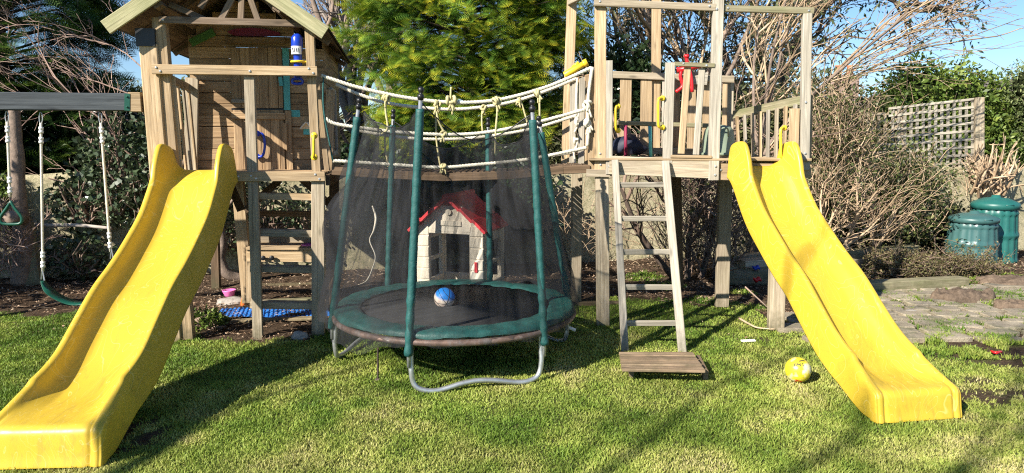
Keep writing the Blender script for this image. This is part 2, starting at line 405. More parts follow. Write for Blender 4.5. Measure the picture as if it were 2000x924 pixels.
# paving: irregular stone slabs with gaps
def paving():
    mb = MB(); m, nt, b, new, link = newmat('paving_stone')
    t = new('ShaderNodeAttribute'); t.attribute_name = 'tint'; tc = new('ShaderNodeTexCoord')
    n = noise(new, link, tc.outputs['Object'], 5, 7, .75); n2 = noise(new, link, tc.outputs['Object'], 40, 4, .7)
    c = ramp(new, [(.3, (.21, .17, .115)), (.5, (.33, .28, .20)), (.72, (.46, .395, .29))]); link(n.outputs[0], c.inputs[0])
    c2 = mixc(new, link, maprange(new, link, n2.outputs[0], .5, .72, 0, .5), c.outputs[0], (.17, .15, .10))
    mm = new('ShaderNodeVectorMath'); mm.operation = 'SCALE'; link(c2, mm.inputs[0]); link(maprange(new, link, t.outputs['Fac'], 0, 1, .75, 1.15), mm.inputs['Scale'])
    n9 = noise(new, link, tc.outputs['Object'], 2.6, 5, .7)
    cm = mixc(new, link, maprange(new, link, n9.outputs[0], .50, .64, 0, .75), mm.outputs[0], (.10, .11, .04))
    link(cm, b.inputs['Base Color']); b.inputs['Roughness'].default_value = .9; bump(new, link, n2.outputs[0], .7, .02, b)
    rr = random.Random(5)
    y = 6.0; row = 0
    while y < 9.3:
        h = rr.uniform(.17, .30); x = 2.3 + rr.uniform(0, .4)
        while x < 9.5:
            wd = rr.uniform(.22, .55)
            cx, cy = x + wd/2, y + h/2
            if bool(pave_zone(np.array(cx), np.array(cy))) and rr.random() > .05:
                n_ = 12; pts = []
                for k in range(n_):
                    a = 2*math.pi*k/n_ + rr.uniform(-.2, .2)
                    sx = math.copysign(abs(math.cos(a))**.28, math.cos(a)); sy = math.copysign(abs(math.sin(a))**.28, math.sin(a))
                    pts.append((cx + sx*(wd/2 - .018)*rr.uniform(.92, 1.02), cy + sy*(h/2 - .016)*rr.uniform(.90, 1.02) + .06*math.sin(cx*2)))
                zt = .030 + rr.uniform(-.006, .006) + float(gz(cx, cy)); tx = rr.uniform(-.02, .02); ty = rr.uniform(-.02, .02)
                top = [(p[0], p[1], zt + (p[0]-cx)*tx + (p[1]-cy)*ty) for p in pts]
                ins = [(cx + (p[0]-cx)*.95, cy + (p[1]-cy)*.93, p[2] + .008) for p in top]
                bot = [(p[0], p[1], -.06) for p in top]
                vs = ins + top + bot
                fs = [tuple(range(n_))] + [(k, n_+k, n_+(k+1) % n_, (k+1) % n_) for k in range(n_)] + [(n_+k, 2*n_+k, 2*n_+(k+1) % n_, n_+(k+1) % n_) for k in range(n_)]
                mb.add(vs, fs, None, rr.random())
            x += wd
        y += h; row += 1
    o = mb.build('paving', m); tag(o, None, None, kind='structure')
paving()

# grass blades
def grass():
    N = 1200000
    yy = 3.0 + 9.0 * RNG.random(N)**1.35
    xx = (RNG.random(N) * 2 - 1) * (yy * .80 + .9)
    l = lawn(xx, yy); tf = tuft(xx, yy)
    pz = pave_zone(xx, yy)
    keep_p = np.where(yy < 5, 1.0, np.where(yy < 6.5, .8, .6))
    clump = .55 + .45 * vnoise(xx, yy, .05, 12)
    p = np.maximum(l * clump, tf * .95)
    keep = RNG.random(N) < p * keep_p
    xx, yy, l, tf = xx[keep], yy[keep], l[keep], tf[keep]; n = len(xx)
    big = vnoise(xx, yy, .5, 31) * .6 + vnoise(xx, yy, .14, 33) * .4
    ln = (.012 + .020 * RNG.random(n)) * (.75 + .7 * vnoise(xx, yy, .11, 8)) * (1 + .9 * (tf > .3) * (l < .5))
    wd = .0020 + .0009 * (yy - 3) * .6 + .0012 * RNG.random(n)
    az = RNG.random(n) * 2 * np.pi + (vnoise(xx, yy, .15, 44) - .5) * 2; lean = .35 + .9 * RNG.random(n)
    zz = gz(xx, yy) - .003
    zz += np.where(pave_zone(xx, yy), .012, 0)
    dx = np.cos(az); dy = np.sin(az); rot = RNG.random(n) * 2 * np.pi; wx = np.cos(rot) * wd; wy = np.sin(rot) * wd
    V = np.empty((n, 5, 3))
    V[:, 0] = np.stack([xx - wx, yy - wy, zz], 1); V[:, 1] = np.stack([xx + wx, yy + wy, zz], 1)
    h1 = ln * .6 * np.cos(lean * .5); o1 = ln * .6 * np.sin(lean * .5)
    V[:, 2] = np.stack([xx + dx*o1 + wx*.8, yy + dy*o1 + wy*.8, zz + h1], 1); V[:, 3] = np.stack([xx + dx*o1 - wx*.8, yy + dy*o1 - wy*.8, zz + h1], 1)
    h2 = h1 + ln * .45 * np.cos(lean * 1.3); o2 = o1 + ln * .45 * np.sin(lean * 1.3)
    V[:, 4] = np.stack([xx + dx*o2, yy + dy*o2, zz + h2], 1)
    b = np.arange(n)[:, None] * 5
    F = np.concatenate([b + np.array([[0, 1, 2]]), b + np.array([[0, 2, 3]]), b + np.array([[3, 2, 4]])])
    dry = vnoise(xx, yy, .6, 51) * .5 + vnoise(xx, yy, .18, 52) * .5
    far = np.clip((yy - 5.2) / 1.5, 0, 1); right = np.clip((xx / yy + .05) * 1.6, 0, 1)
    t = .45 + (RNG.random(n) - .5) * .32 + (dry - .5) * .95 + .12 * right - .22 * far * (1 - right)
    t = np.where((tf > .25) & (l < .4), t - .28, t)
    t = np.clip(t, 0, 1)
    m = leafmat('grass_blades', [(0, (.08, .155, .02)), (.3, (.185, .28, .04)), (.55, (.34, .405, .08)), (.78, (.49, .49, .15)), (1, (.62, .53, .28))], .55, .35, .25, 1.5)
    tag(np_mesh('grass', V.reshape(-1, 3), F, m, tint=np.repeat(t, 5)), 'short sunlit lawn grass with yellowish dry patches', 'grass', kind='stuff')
grass()

# leaf litter on the soil
def litter():
    N = 75000
    yy = 6.1 + 5.6 * RNG.random(N); xx = (RNG.random(N) * 2 - 1) * (yy * .80)
    l = lawn(xx, yy); k = (l < .25) & ((~pave_zone(xx, yy)) | (RNG.random(N) < .08)) & (RNG.random(N) < (.35 + .65 * vnoise(xx, yy, .5, 61)))
    k |= (RNG.random(N) < .022)
    xx, yy = xx[k], yy[k]; n = len(xx); zz = gz(xx, yy) + .012 + .02 * RNG.random(n)
    twig = RNG.random(n) < .35
    L = np.where(twig, .05 + .13 * RNG.random(n), .016 + .022 * RNG.random(n)); W = np.where(twig, .0028, L * .35)
    az = RNG.random(n) * 6.283; tl = (RNG.random(n) - .5) * .7
    d = np.stack([np.cos(az) * np.cos(tl), np.sin(az) * np.cos(tl), np.sin(tl)], 1); s = np.stack([-np.sin(az), np.cos(az), (RNG.random(n) - .5)], 1)
    c = np.stack([xx, yy, zz], 1); V = np.empty((n, 4, 3))
    up = np.array([0, 0, 1.0])[None, :] * (W * .7)[:, None]
    V[:, 0] = c - d * L[:, None] / 2; V[:, 1] = c + s * W[:, None] / 2 + up; V[:, 2] = c + d * L[:, None] / 2; V[:, 3] = c - s * W[:, None] / 2 - up * 0
    F = np.arange(n)[:, None] * 4 + np.array([[0, 1, 2, 3]])
    m = leafmat('leaf_litter', [(0, (.07, .042, .025)), (.35, (.20, .125, .075)), (.7, (.38, .26, .17)), (1, (.58, .46, .33))], .8, .1, .2)
    tag(np_mesh('leaf_litter', V.reshape(-1, 3), F, m, tint=np.repeat(RNG.random(n), 4)), 'brown dead leaves and broken twigs strewn over the bare soil', 'leaf litter', kind='stuff')
litter()

# ============================================================ GARDEN WALL
WALL_A = math.atan(.18)
def wall_y(x): return 10.2 + .18 * x
def garden_wall():
    m, nt, b, new, link = newmat('rendered_wall')
    tc = new('ShaderNodeTexCoord'); o = tc.outputs['Object']
    n1 = noise(new, link, o, 1.3, 6, .7); n2 = noise(new, link, o, 14, 6, .8, 1.2); n3 = noise(new, link, mapping(new, link, o, (6, 6, 1.2)), 1, 4, .6)
    c = ramp(new, [(.3, (.32, .27, .16)), (.55, (.46, .41, .27)), (.75, (.54, .49, .35))]); link(n1.outputs[0], c.inputs[0])
    c = mixc(new, link, maprange(new, link, n2.outputs[0], .47, .62, 0, .75), c.outputs[0], (.15, .16, .07))
    c = mixc(new, link, maprange(new, link, n3.outputs[0], .5, .75, 0, .5), c, (.16, .15, .09))
    link(c, b.inputs['Base Color']); b.inputs['Roughness'].default_value = .95; bump(new, link, n2.outputs[0], .8, .02, b)
    L = 24; nx = 240; nz = 16; V = []; F = []
    x0 = -12
    ca, sa = math.cos(WALL_A), math.sin(WALL_A)
    o_ = Vector((0, wall_y(0), 0))
    def pt(s, z, q):
        return o_ + Vector((ca * s, sa * s, 0)) + Vector((-sa, ca, 0)) * q + Vector((0, 0, z))
    mb = MB(); vs = []
    for jz in range(nz + 1):
        for ix in range(nx + 1):
            s = x0 + L * ix / nx; z = -.1 + (1.50) * jz / nz
            top = 1.40 + .03 * math.sin(s * 1.3) + .02 * math.sin(s * 4.1)
            z = -.1 + (top + .1) * jz / nz
            q = .035 * mnoise.noise(Vector((s * 1.2, z * 1.2, 0))) + .02 * mnoise.noise(Vector((s * 5, z * 5, 3)))
            vs.append(pt(s, z, q))
    fs = [(j*(nx+1)+i, j*(nx+1)+i+1, (j+1)*(nx+1)+i+1, (j+1)*(nx+1)+i) for j in range(nz) for i in range(nx)]
    k = len(vs); 
    for ix in range(nx + 1):
        s = x0 + L * ix / nx; top = 1.40 + .03 * math.sin(s * 1.3) + .02 * math.sin(s * 4.1)
        vs.append(pt(s, top, .3)); vs.append(pt(s, -.1, .3))
    for i in range(nx):
        t0 = nz*(nx+1)+i
        fs.append((t0, t0+1, k+2*i+2, k+2*i)); fs.append((k+2*i, k+2*i+2, k+2*i+3, k+2*i+1))
    mb.add(vs, fs)
    ob = mb.build('garden_wall', m, smooth=True)
    tag(ob, 'low cream rendered garden wall stained with moss along the back', 'wall')
garden_wall()

# ============================================================ LEFT PLAY TOWER
LT = Plane(G(505, 660), R(-8.8))
def lt_root(u, v): 
    q = LT.p(u, v, 0); q.z = 0; return q
lt = thing('play_tower', 'tall wooden play tower with a gabled boarded hut, ladder and veranda', 'play tower', G(505, 660))
def part(name, mat, fn, root, smooth=False):
    mb = MB(); fn(mb); return mb.build(name, M[mat] if isinstance(mat, str) else mat, root, smooth)
lpb = lambda mb, *a, **k: pb(mb, LT, *a, **k)
# posts
part('post', 'tan', lambda mb: lpb(mb, 0.0, 308, 34, 365, 664, 24, .09, tint=.45), lt)
part('post', 'tan', lambda mb: lpb(mb, 0.0, 603, 48, 618, 340, 17, .07, tint=.3), lt)
part('post', 'grey', lambda mb: lpb(mb, -.02, 621, 340, 621, 668, 25, .08, tint=.7), lt)
part('post', 'grey', lambda mb: lpb(mb, -.03, 486, 150, 503, 664, 19, .06, tint=.5), lt)
part('post', 'grey', lambda mb: lpb(mb, .05, 330, 150, 352, 420, 20, .035, tint=.7), lt)
part('post', 'tan', lambda mb: lpb(mb, 1.25, 462, 346, 484, 592, 22, .09, tint=.6), lt)
part('post', 'dark_wood', lambda mb: lpb(mb, 1.25, 652, 346, 652, 596, 18, .09), lt)
part('post', 'dark_wood', lambda mb: lpb(mb, 2.5, 415, 346, 421, 566, 15, .09), lt)
# rails & deck
part('rail', 'tan', lambda mb: lpb(mb, -.07, 296, 135, 619, 139, 18, .035, tint=.75), lt)
def side_rail(mb):
    board(mb, LT.p(322, 147, .05), LT.p(373, 172, .93), .07, .035, -LT.a, .4)
part('rail', 'tan', side_rail, lt)
def slats(k):
    a = LT.p(330 + 0, 160, .05); b = LT.p(379, 181, .93)
    f = (k + .7) / 4.6; t = a.lerp(b, f)
    bt = LT.p(352, 340, .05).lerp(LT.p(385, 335, .93), f)
    bt = Vector((t.x + .03, t.y, bt.z))
    return lambda mb: board(mb, t, bt, .042, .02, -LT.a, None)
for k in range(4): part('baluster', 'tan' if k % 2 else 'grey', slats(k), lt)
part('brace', 'grey', lambda mb: lpb(mb, .86, 374, 152, 372, 332, 24, .04), lt)
def deck(mb):
    zt = LT.p(560, 336, -.05).z
    a0 = LT.p(455, 336, -.02); n = 22
    p0 = LT.p(318, 336, 0); p1 = LT.p(632, 336, 0)
    for k in range(n):
        o = LT.d * (.115 * k + .02)
        pa = Vector((p0.x, p0.y, zt - .012)) + o; pb_ = Vector((p1.x, p1.y, zt - .012)) + o
        board(mb, pa, pb_, .108, .024, Vector((0, 0, -1)), None)
part('deck', 'shed', deck, lt)
part('deck_edge', 'tan', lambda mb: (lpb(mb, -.05, 456, 345, 634, 345, 19, .045, tint=.55)), lt)
def joist(mb):
    for (u, v) in ((322, 352), (636, 352)):
        p = LT.p(u, v, .02); board(mb, p, p + LT.d * 2.5, .10, .04, LT.a, .3)
part('joist', 'dark_wood', joist, lt)
# rungs
for (ua, va, ub, vb, h, tt) in ((488, 383, 622, 386, 13, .8), (486, 455, 634, 458, 14, .3), (488, 526, 634, 528, 13, .35), (488, 596, 628, 599, 14, .45)):
    part('rung', 'grey' if tt < .6 else 'tan', lambda mb: lpb(mb, .035, ua, va, ub, vb, h, .10, tint=tt), lt)
# knee braces under deck
part('brace', 'dark_wood', lambda mb: lpb(mb, .4, 448, 360, 470, 412, 14, .05), lt)
part('brace', 'dark_wood', lambda mb: lpb(mb, 1.2, 545, 352, 478, 412, 13, .05), lt)
part('brace', 'dark_wood', lambda mb: lpb(mb, .6, 640, 385, 662, 418, 12, .05), lt)
part('brace', 'dark_wood', lambda mb: lpb(mb, .1, 590, 352, 655, 412, 12, .05, s1=.9), lt)
# hut walls
HS = .95
AP = LT.p(417, -89, -.12); EL = LT.p(212, 50, -.12); ER = LT.p(634, 60, -.12)
def hut_front(mb):
    lat = lambda p: (p - LT.o).dot(LT.a)
    zb = LT.p(500, 334, HS).z; z = zb; h = .111; l0 = lat(LT.p(382, 334, HS)); l1 = lat(LT.p(641, 334, HS)); rnd = random.Random(3)
    while z < AP.z - .10:
        zt = z + h + .07      # stays under the roof boards
        fl = (zt - EL.z) / (AP.z - EL.z); fr_ = (zt - ER.z) / (AP.z - ER.z)
        a = max(l0, lat(EL) + (lat(AP) - lat(EL)) * fl); b = min(l1, lat(ER) + (lat(AP) - lat(ER)) * fr_)
        if b - a > .05:
            o = LT.o + LT.d * HS; o.z = z + h / 2
            board(mb, o + LT.a * a, o + LT.a * b, h - .004, .018, LT.d, rnd.uniform(.15, .95))
        z += h
part('wall', 'shed', hut_front, lt)
ZB = LT.p(500, 334, HS).z
def hut_side(mb, u, sgn, tint=None):
    p0 = LT.p(u, 334, HS + .02); p0.z = ZB; z = 0
    while z < LT.p(641, 75, HS).z - ZB:
        a = p0 + Vector((0, 0, z + .055)); board(mb, a, a + LT.d * 1.55, .107, .018, LT.a * sgn, random.uniform(.1, .7)); z += .111
part('wall', 'shed', lambda mb: hut_side(mb, 641, -1), lt)
part('wall', 'shed', lambda mb: hut_side(mb, 382, 1), lt)
def hut_back(mb):
    a0 = LT.p(382, 334, HS + .02) + LT.d * 1.54; b0 = LT.p(641, 334, HS + .02) + LT.d * 1.54; z = .055
    while z < 1.25:
        a = Vector((a0.x, a0.y, ZB + z)); b = Vector((b0.x, b0.y, ZB + z)); board(mb, a, b, .107, .018, LT.d); z += .111
part('wall', 'shed', hut_back, lt)
part('corner_post', 'tan', lambda mb: lpb(mb, HS - .05, 645, 175, 641, 330, 16, .05, tint=.5), lt)
part('corner_post', 'tan', lambda mb: lpb(mb, .55, 618, 150, 640, 344, 10, .05, tint=.2), lt)
# door in two leaves, vertical planks
def leaf(v0, v1, us):
    def fn(mb):
        for k in range(len(us) - 1):
            uc = (us[k] + us[k+1]) / 2
            lpb(mb, HS - .035, uc, v0, uc + 4, v1, us[k+1] - us[k] - 1.2, .02, tint=random.uniform(.25, .8))
    return fn
us = [450, 468, 486, 504, 522, 540, 549]
d1 = part('door_leaf', 'shed', leaf(93, 211, us), lt)
d2 = part('door_leaf', 'shed', leaf(215, 331, [u + 5 for u in us]), lt)
part('door_gap_strip', 'black', lambda mb: lpb(mb, HS - .02, 452, 213, 566, 214, 4, .01), lt)
part('door_batten', 'shed', lambda mb: lpb(mb, HS - .055, 452, 226, 556, 227, 13, .02, tint=.8), lt)
part('door_batten', 'silver', lambda mb: lpb(mb, HS - .055, 452, 197, 480, 198, 7, .02, tint=.4), lt)
part('door_frame', 'turq', lambda mb: lpb(mb, HS - .03, 557, 94, 561, 215, 12, .018), lt)
part('door_frame', 'shed', lambda mb: lpb(mb, HS - .03, 562, 216, 567, 331, 12, .018, tint=.6), lt)
part('door_latch', 'turq', lambda mb: lpb(mb, HS - .06, 547, 150, 549, 168, 7, .02), lt)
part('door_bolt', 'shed', lambda mb: lpb(mb, HS - .07, 555, 240, 557, 292, 8, .02), lt)
for (pl_, u, v0, v1, s, mat, bow) in ((LT, 503, 261, 306, HS - .06, 'blue', 15), (LT, 614, 265, 307, -.05, 'yellow', 0)):
    def hnd(mb):
        a = pl_.p(u, v0, s); b = pl_.p(u, v1, s); m_ = pl_.p(u + bow, (v0+v1)/2, s)
        out = -pl_.d * (.055 if not bow else .02)
        pts = smooth_pts([a, a + out + (m_ - (a+b)/2) * .75 + Vector((0, 0, -.012)), (a+b)/2 + out*1.05 + (m_ - (a+b)/2), b + out + (m_ - (a+b)/2) * .75 + Vector((0, 0, .012)), b], 5)
        tube(mb, pts, .013, 8); 
        for e in (a, b): lathe(mb, e - pl_.d * .002, [(.03, 0), (.03, .008), (.015, .014)], 12, axis=-pl_.d)
    part('grab_handle', mat, hnd, lt, True)
# painted boards on the gable and colour patches
part('gable_decoration', 'green_paint', lambda mb: lpb(mb, HS - .03, 372, 84, 418, 62, 15, .012), lt)
def surf(mb):
    pts = [(443, 62), (460, 56), (490, 54), (520, 57), (545, 63), (548, 69), (520, 71), (480, 71), (455, 69)]
    f = [LT.p(u, v, HS - .035) for u, v in pts]; bk = [q + LT.d * .012 for q in f]; n = len(f)
    mb.add(f + bk, [tuple(range(n))[::-1], tuple(range(n, 2*n))] + [(k, (k+1) % n, n + (k+1) % n, n + k) for k in range(n)])
part('gable_decoration', 'maroon', surf, lt)
part('gable_shelf', 'shed', lambda mb: lpb(mb, HS - .06, 442, 78, 556, 79, 12, .04, tint=.2), lt)
part('paint_patch', 'turq', lambda mb: lpb(mb, HS - .006, 567, 222, 586, 222, 13, .004, cham=.001), lt)
# side window
def win(mb):
    c = LT.p(641, 240, HS + .02)
    a = c + LT.d * .35 + LT.a * .035
    z0 = LT.p(641, 300, HS).z; z1 = LT.p(641, 172, HS).z
    for (s0, s1, zz0, zz1) in ((.15, .15, z0, z1), (.62, .62, z0, z1)):
        q = Vector((c.x, c.y, 0)) + LT.d * s0 + LT.a * .005
        board(mb, q + Vector((0, 0, zz0)), q + Vector((0, 0, zz1)), .05, .03, LT.a, .9)
    for zz in (z0, z1):
        q = Vector((c.x, c.y, zz)) + LT.a * .005
        board(mb, q + LT.d * .15, q + LT.d * .62, .05, .03, LT.a, .9)
part('window_frame', 'silver', win, lt)
# roof
RD = 2.75
def slope(E):
    def fn(mb):
        x = (AP - E); L = x.length; x.normalize(); up = x.cross(LT.d); 
        if up.z < 0: up = -up
        k = 0; n = 9
        for k in range(n):
            a = E + x * (L * k / n) + up * .012; b_ = a + LT.d * RD
            board(mb, a + x * L/n/2, b_ + x * L/n/2, L/n * 1.0 + .001, .018, up, random.uniform(.1, .7))
    return fn
part('roof', 'old', slope(EL), lt); part('roof', 'old', slope(ER), lt)
def felt(mb):
    for E in (EL, ER):
        x = (AP - E).normalized(); up = x.cross(LT.d); up = -up if up.z < 0 else up
        a = E + up * .032 - x * .03; b_ = AP + up * .032 + x * .02
        board(mb, (a + b_) / 2, (a + b_) / 2 + LT.d * (RD + .01), (b_ - a).length, .006, up, .5)
part('roofing_felt', 'black', felt, lt)
def fascia(E):
    def fn(mb):
        x = (AP - E).normalized(); up = x.cross(LT.d); up = -up if up.z < 0 else up
        board(mb, E - x * .02 - LT.d * .05 - up * .015, AP + x * (.03) - LT.d * .05 - up * .015, .12, .024, LT.d, .8)
    return fn
part('fascia', 'green_wood', fascia(EL), lt); part('fascia', 'green_wood', fascia(ER), lt)
M['fascia'] = wood('lichen_timber', (.50, .46, .28), (.36, .33, .19), (.26, .27, .13), .6, .5)
for ch in lt.children:
    if ch.name.startswith('fascia'): ch.data.materials[0] = M['fascia']
# truss
part('tie_beam', 'old', lambda mb: lpb(mb, -.02, 310, 38, 600, 46, 13, .04, tint=.6), lt)
for q in ((470, 40, 472, -20), (430, 40, 455, -8), (505, 44, 488, -5), (390, 15, 440, -60), (540, 20, 480, -50), (400, 38, 330, 8)):
    part('truss_strut', 'old', lambda mb: lpb(mb, .02, q[0], q[1], q[2], q[3], 11, .035), lt)
for (E, f) in ((EL, .22), (ER, .2)):
    def plate(mb):
        x = (AP - E).normalized(); up = x.cross(LT.d); up = -up if up.z < 0 else up
        a = E + x * .42 - up * .05; board(mb, a, a + LT.d * RD * .96, .07, .045, -up, .5)
    part('wall_plate', 'old', plate, lt)
for s_ in (.55, 1.6, 2.4):
    for E in (EL, ER):
        def raf(mb):
            x = (AP - E).normalized(); up = x.cross(LT.d); up = -up if up.z < 0 else up
            board(mb, E + LT.d * s_ - up * .035, AP + LT.d * s_ - up * .035, .05, .04, LT.d, .4)
        part('rafter', 'old', raf, lt)

def bolts(pl, root, pts):
    for (u, v, s) in pts:
        c = pl.p(u, v, s); part('bolt', 'galv', lambda mb: lathe(mb, c, [(.011, -.002), (.011, .003), (.007, .007), (.001, .008)], 8, axis=-pl.d), root)
bolts(LT, lt, [(305, 132, -.07), (313, 139, -.07), (603, 134, -.07), (612, 143, -.07), (488, 139, -.07), (490, 344, -.05), (500, 349, -.05), (616, 341, -.05), (624, 350, -.05), (465, 345, -.05), (318, 39, -.02), (592, 46, -.02), (495, 454, .035), (500, 460, .035), (620, 458, .035), (496, 526, .035), (622, 529, .035), (498, 596, .035), (620, 600, .035), (496, 383, .035), (616, 387, .035)])
# ---- swing beam on its own heavy post
SWP = Plane(G(338, 668), R(-8.8))
sw = thing('swing_frame', 'grey swing beam bolted to a heavy pale timber post beside the boarded hut', 'swing frame', G(338, 668))
part('post', 'tan', lambda mb: pb(mb, SWP, 0, 288, 86, 336, 668, 33, .12, tint=.85, cham=.008), sw)
part('post_bracket', 'black', lambda mb: pb(mb, SWP, -.012, 282, 55, 284, 90, 35, .14, tint=.5), sw)
part('beam', 'beam', lambda mb: pb(mb, SWP, .0, -760, 191, 250, 199, 35, .10, tint=.6, cham=.008), sw)
part('beam_end', 'tan', lambda mb: pb(mb, SWP, -.002, 251, 199, 274, 199, 37, .104, tint=.3), sw)
def plate2(mb):
    pb(mb, SWP, -.008, 248, 183, 248, 216, 10, .006)
    for v in (189, 209): lathe(mb, SWP.p(248, v, -.010), [(.009, 0), (.009, .006), (.004, .009)], 8, axis=-SWP.d)
part('bracket_plate', M['swing'], plate2, sw)
def legs(sgn):
    def fn(mb):
        t = SWP.p(-740, 195, .05); f = Vector((t.x - .15, t.y, 0)) + SWP.d * sgn * .9
        board(mb, t, f, .10, .09, -SWP.a, .6)
    return fn
part('leg', 'tan', legs(-1), sw); part('leg', 'tan', legs(1), sw)

# swings hanging from the beam
def rope_hang(root, u0, v0, u1, v1, s=.05, r=.011, mat='rope'):
    a = SWP.p(u0, v0, s); b = SWP.p(u1, v1, s)
    part('rope', 'rope', lambda mb: tube(mb, [a.lerp(b, k/10) for k in range(11)], r, 7), root, True)
    d = (b - a).normalized()
    for e, sg in ((a, 1), (b, -1)):
        for k in (.06, .145):
            q = e + d * sg * k
            part('rope_clamp', 'white', lambda mb: tube(mb, [q - d*.026, q - d*.008, q - d*.006, q + d*.006, q + d*.008, q + d*.026], lambda f: r * (1.7 if f < .25 or f > .75 else 1.4), 8), root, True)
    def hook(mb):
        d = (b - a).normalized(); q = a - d * .09
        pts = [q + Vector((math.cos(t)*.014, 0, 0)) + d * (.05 + .05*math.sin(t)) for t in [k*math.pi/6 for k in range(12)]]
        tube(mb, pts, .004, 6, closed=True)
    part('hook', 'galv', hook, root, True)
def sfoot(u, v): 
    q = SWP.p(u, v, .05); return q
s1 = thing('belt_swing', 'green belt swing seat hanging on two pale ropes left of the slide', 'swing', Vector((sfoot(140, 570).x, sfoot(140, 570).y, sfoot(140, 590).z)), 'swings hanging from the beam')
rope_hang(s1, 80, 240, 84, 530); rope_hang(s1, 197, 240, 216, 492)
def seat(mb):
    pts = smooth_pts([SWP.p(u, v, .05 + o) for u, v, o in ((82, 545, 0), (92, 563, 0), (115, 580, 0), (145, 591, 0), (175, 588, .0), (200, 570, .0), (213, 540, .0), (217, 505, .0))], 4)
    n = len(pts); vs = []
    for i, p in enumerate(pts):
        f = min(i, n-1-i) / (n/2); hw = .03 + .045 * min(1, f * 3)
        for q, z in ((-hw, 0), (hw, 0), (hw, -.008), (-hw, -.008)): vs.append(p + SWP.d * q + Vector((0, 0, z)))
    fs = [(4*i+k, 4*i+(k+1) % 4, 4*i+4+(k+1) % 4, 4*i+4+k) for i in range(n-1) for k in range(4)] + [(0, 1, 2, 3), (4*n-1, 4*n-2, 4*n-3, 4*n-4)]
    mb.add(vs, fs)
part('seat', 'swing', seat, s1, True)
def shackle(u, v):
    def fn(mb):
        t = SWP.p(u, v - 18, .05); tube(mb, [SWP.p(u + 5, v + 8, .02), t, SWP.p(u - 1, v + 8, .08)], .006, 6)
    return fn
part('shackle', 'galv', shackle(82, 540), s1); part('shackle', 'galv', shackle(217, 500), s1)
tr_ = thing('trapeze_ring', 'dark green triangular ring hanging on a short rope at the left edge', 'swing ring', sfoot(22, 438), 'swings hanging from the beam')
rope_hang(tr_, 14, 238, 20, 385)
part('ring', 'swing', lambda mb: tube(mb, smooth_pts([SWP.p(u, v, .05) for u, v in ((21, 394), (30, 408), (42, 424), (40, 436), (22, 438), (4, 436), (1, 424), (12, 408), (21, 394))], 4)[:-1], .013, 8, closed=True), tr_, True)

# ============================================================ SLIDES
def slide(name, label, T, B, zt, W, prof, group, endsk=.93, seed=1):
    """wave slide from T (top, xy) to B (foot, xy); prof = [(fraction, height)]"""
    T = Vector((T[0], T[1], 0)); B = Vector((B[0], B[1], 0)); D = (B - T); L = D.length; D.normalize(); S = Vector((D.y, -D.x, 0))   # S to the side
    pts = smooth_pts([Vector((f * L, 0, z)) for f, z in prof], 5)
    # frames
    fr = []
    for i, p in enumerate(pts):
        t = (pts[min(i+1, len(pts)-1)] - pts[max(i-1, 0)]).normalized(); fr.append((p.x, p.z, Vector((-t.z, 0, t.x)), p.x / L))
    e = pts[-1]; r = .05
    for a in (20, 45, 70, 88):
        A = R(a); fr.append((e.x + r*math.sin(A), e.z - r*(1-math.cos(A)), Vector((math.sin(A), 0, math.cos(A))), 1.0 + a/1000))
    fr.append((e.x + r + .008, e.z * .55, Vector((1, 0, .03)).normalized(), 1.12)); fr.append((e.x + r + .014, .06, Vector((1, 0, 0)), 1.13)); fr.append((e.x + r + .03, .005, Vector((1, 0, 0)), 1.14))
    vs = []; n = 0
    for (x, z, N, f) in fr:
        rh = .13
        if f < .12: rh = .13 + .14 * math.sin(min(1, max(0, (f + .005) / .055)) * math.pi/2) * max(0, min(1, (.125 - f) / .075))
        if f < .004: rh = .03
        if f > .86: rh = .13 - .118 * min(1, (f - .84) / .16)**1.1
        if f > 1.0: rh = .012 - .008 * min(1, (f-1)/.09)
        sk = -.11
        W2 = W + .03 * max(0, min(1, (f - .85) / .15))
        fl = 1 - max(0, min(1, (f - .86) / .12)) * .75
        row = [(-W2 - .040 * fl, sk), (-W2 - .018, rh*.4), (-W2, rh - .012), (-W2 + .007, rh - .002), (-W2 + .020, rh), (-W2 + .034, rh - .003), (-W2 + .046, rh - .015), (-W2 + .062, rh * .5), (-W2 + .09, min(.032, rh*.3)), (-W2 + .145, .004), (-W2*.4, 0)]
        row = row + [(-a, b) for a, b in row[::-1]]
        n = len(row)
        for (a, b) in row:
            q = T + D * (x + N.x * b) + S * a + Vector((0, 0, z + N.z * b))
            if b == sk and f <= 1.0:
                k = max(0, min(1, (f - .86) / .11)); q.z = q.z * (1 - k) + .0 * k
            if b == sk and f > 1.0: q = T + D * (L * .999) + S * a + Vector((0, 0, 0.0))
            q.z = max(q.z, -.01)
            vs.append(q)
    m = len(fr)
    fs = [(i*n+k, i*n+k+1, (i+1)*n+k+1, (i+1)*n+k) for i in range(m-1) for k in range(n-1)]
    root = thing(name, label, 'slide', Vector((T.x, T.y, 0)), group)
    mb = MB(); mb.add(vs, fs); o = mb.build('chute', M['slide'], root, True)
    md = o.modifiers.new('thick', 'SOLIDIFY'); md.thickness = .006; md.offset = 0
    sb = o.modifiers.new('sub', 'SUBSURF'); sb.levels = 1; sb.render_levels = 2
    return root
_t = LT.p(394, 334, -.02)
slide('slide', 'yellow plastic wave slide on the left running down from the boarded hut', (_t.x, _t.y), (G(96, 905).x, G(96, 905).y),
      _t.z, .275, [(0, _t.z), (.03, _t.z), (.10, _t.z - .10), (.22, 1.12), (.34, .92), (.44, .78), (.54, .66), (.64, .50), (.74, .34), (.84, .255), (.92, .235), (1.0, .225)], 'yellow wave slides')
RT = Plane(G(1178, 640), R(4.9))
_t = RT.p(1478, 326, -.02)
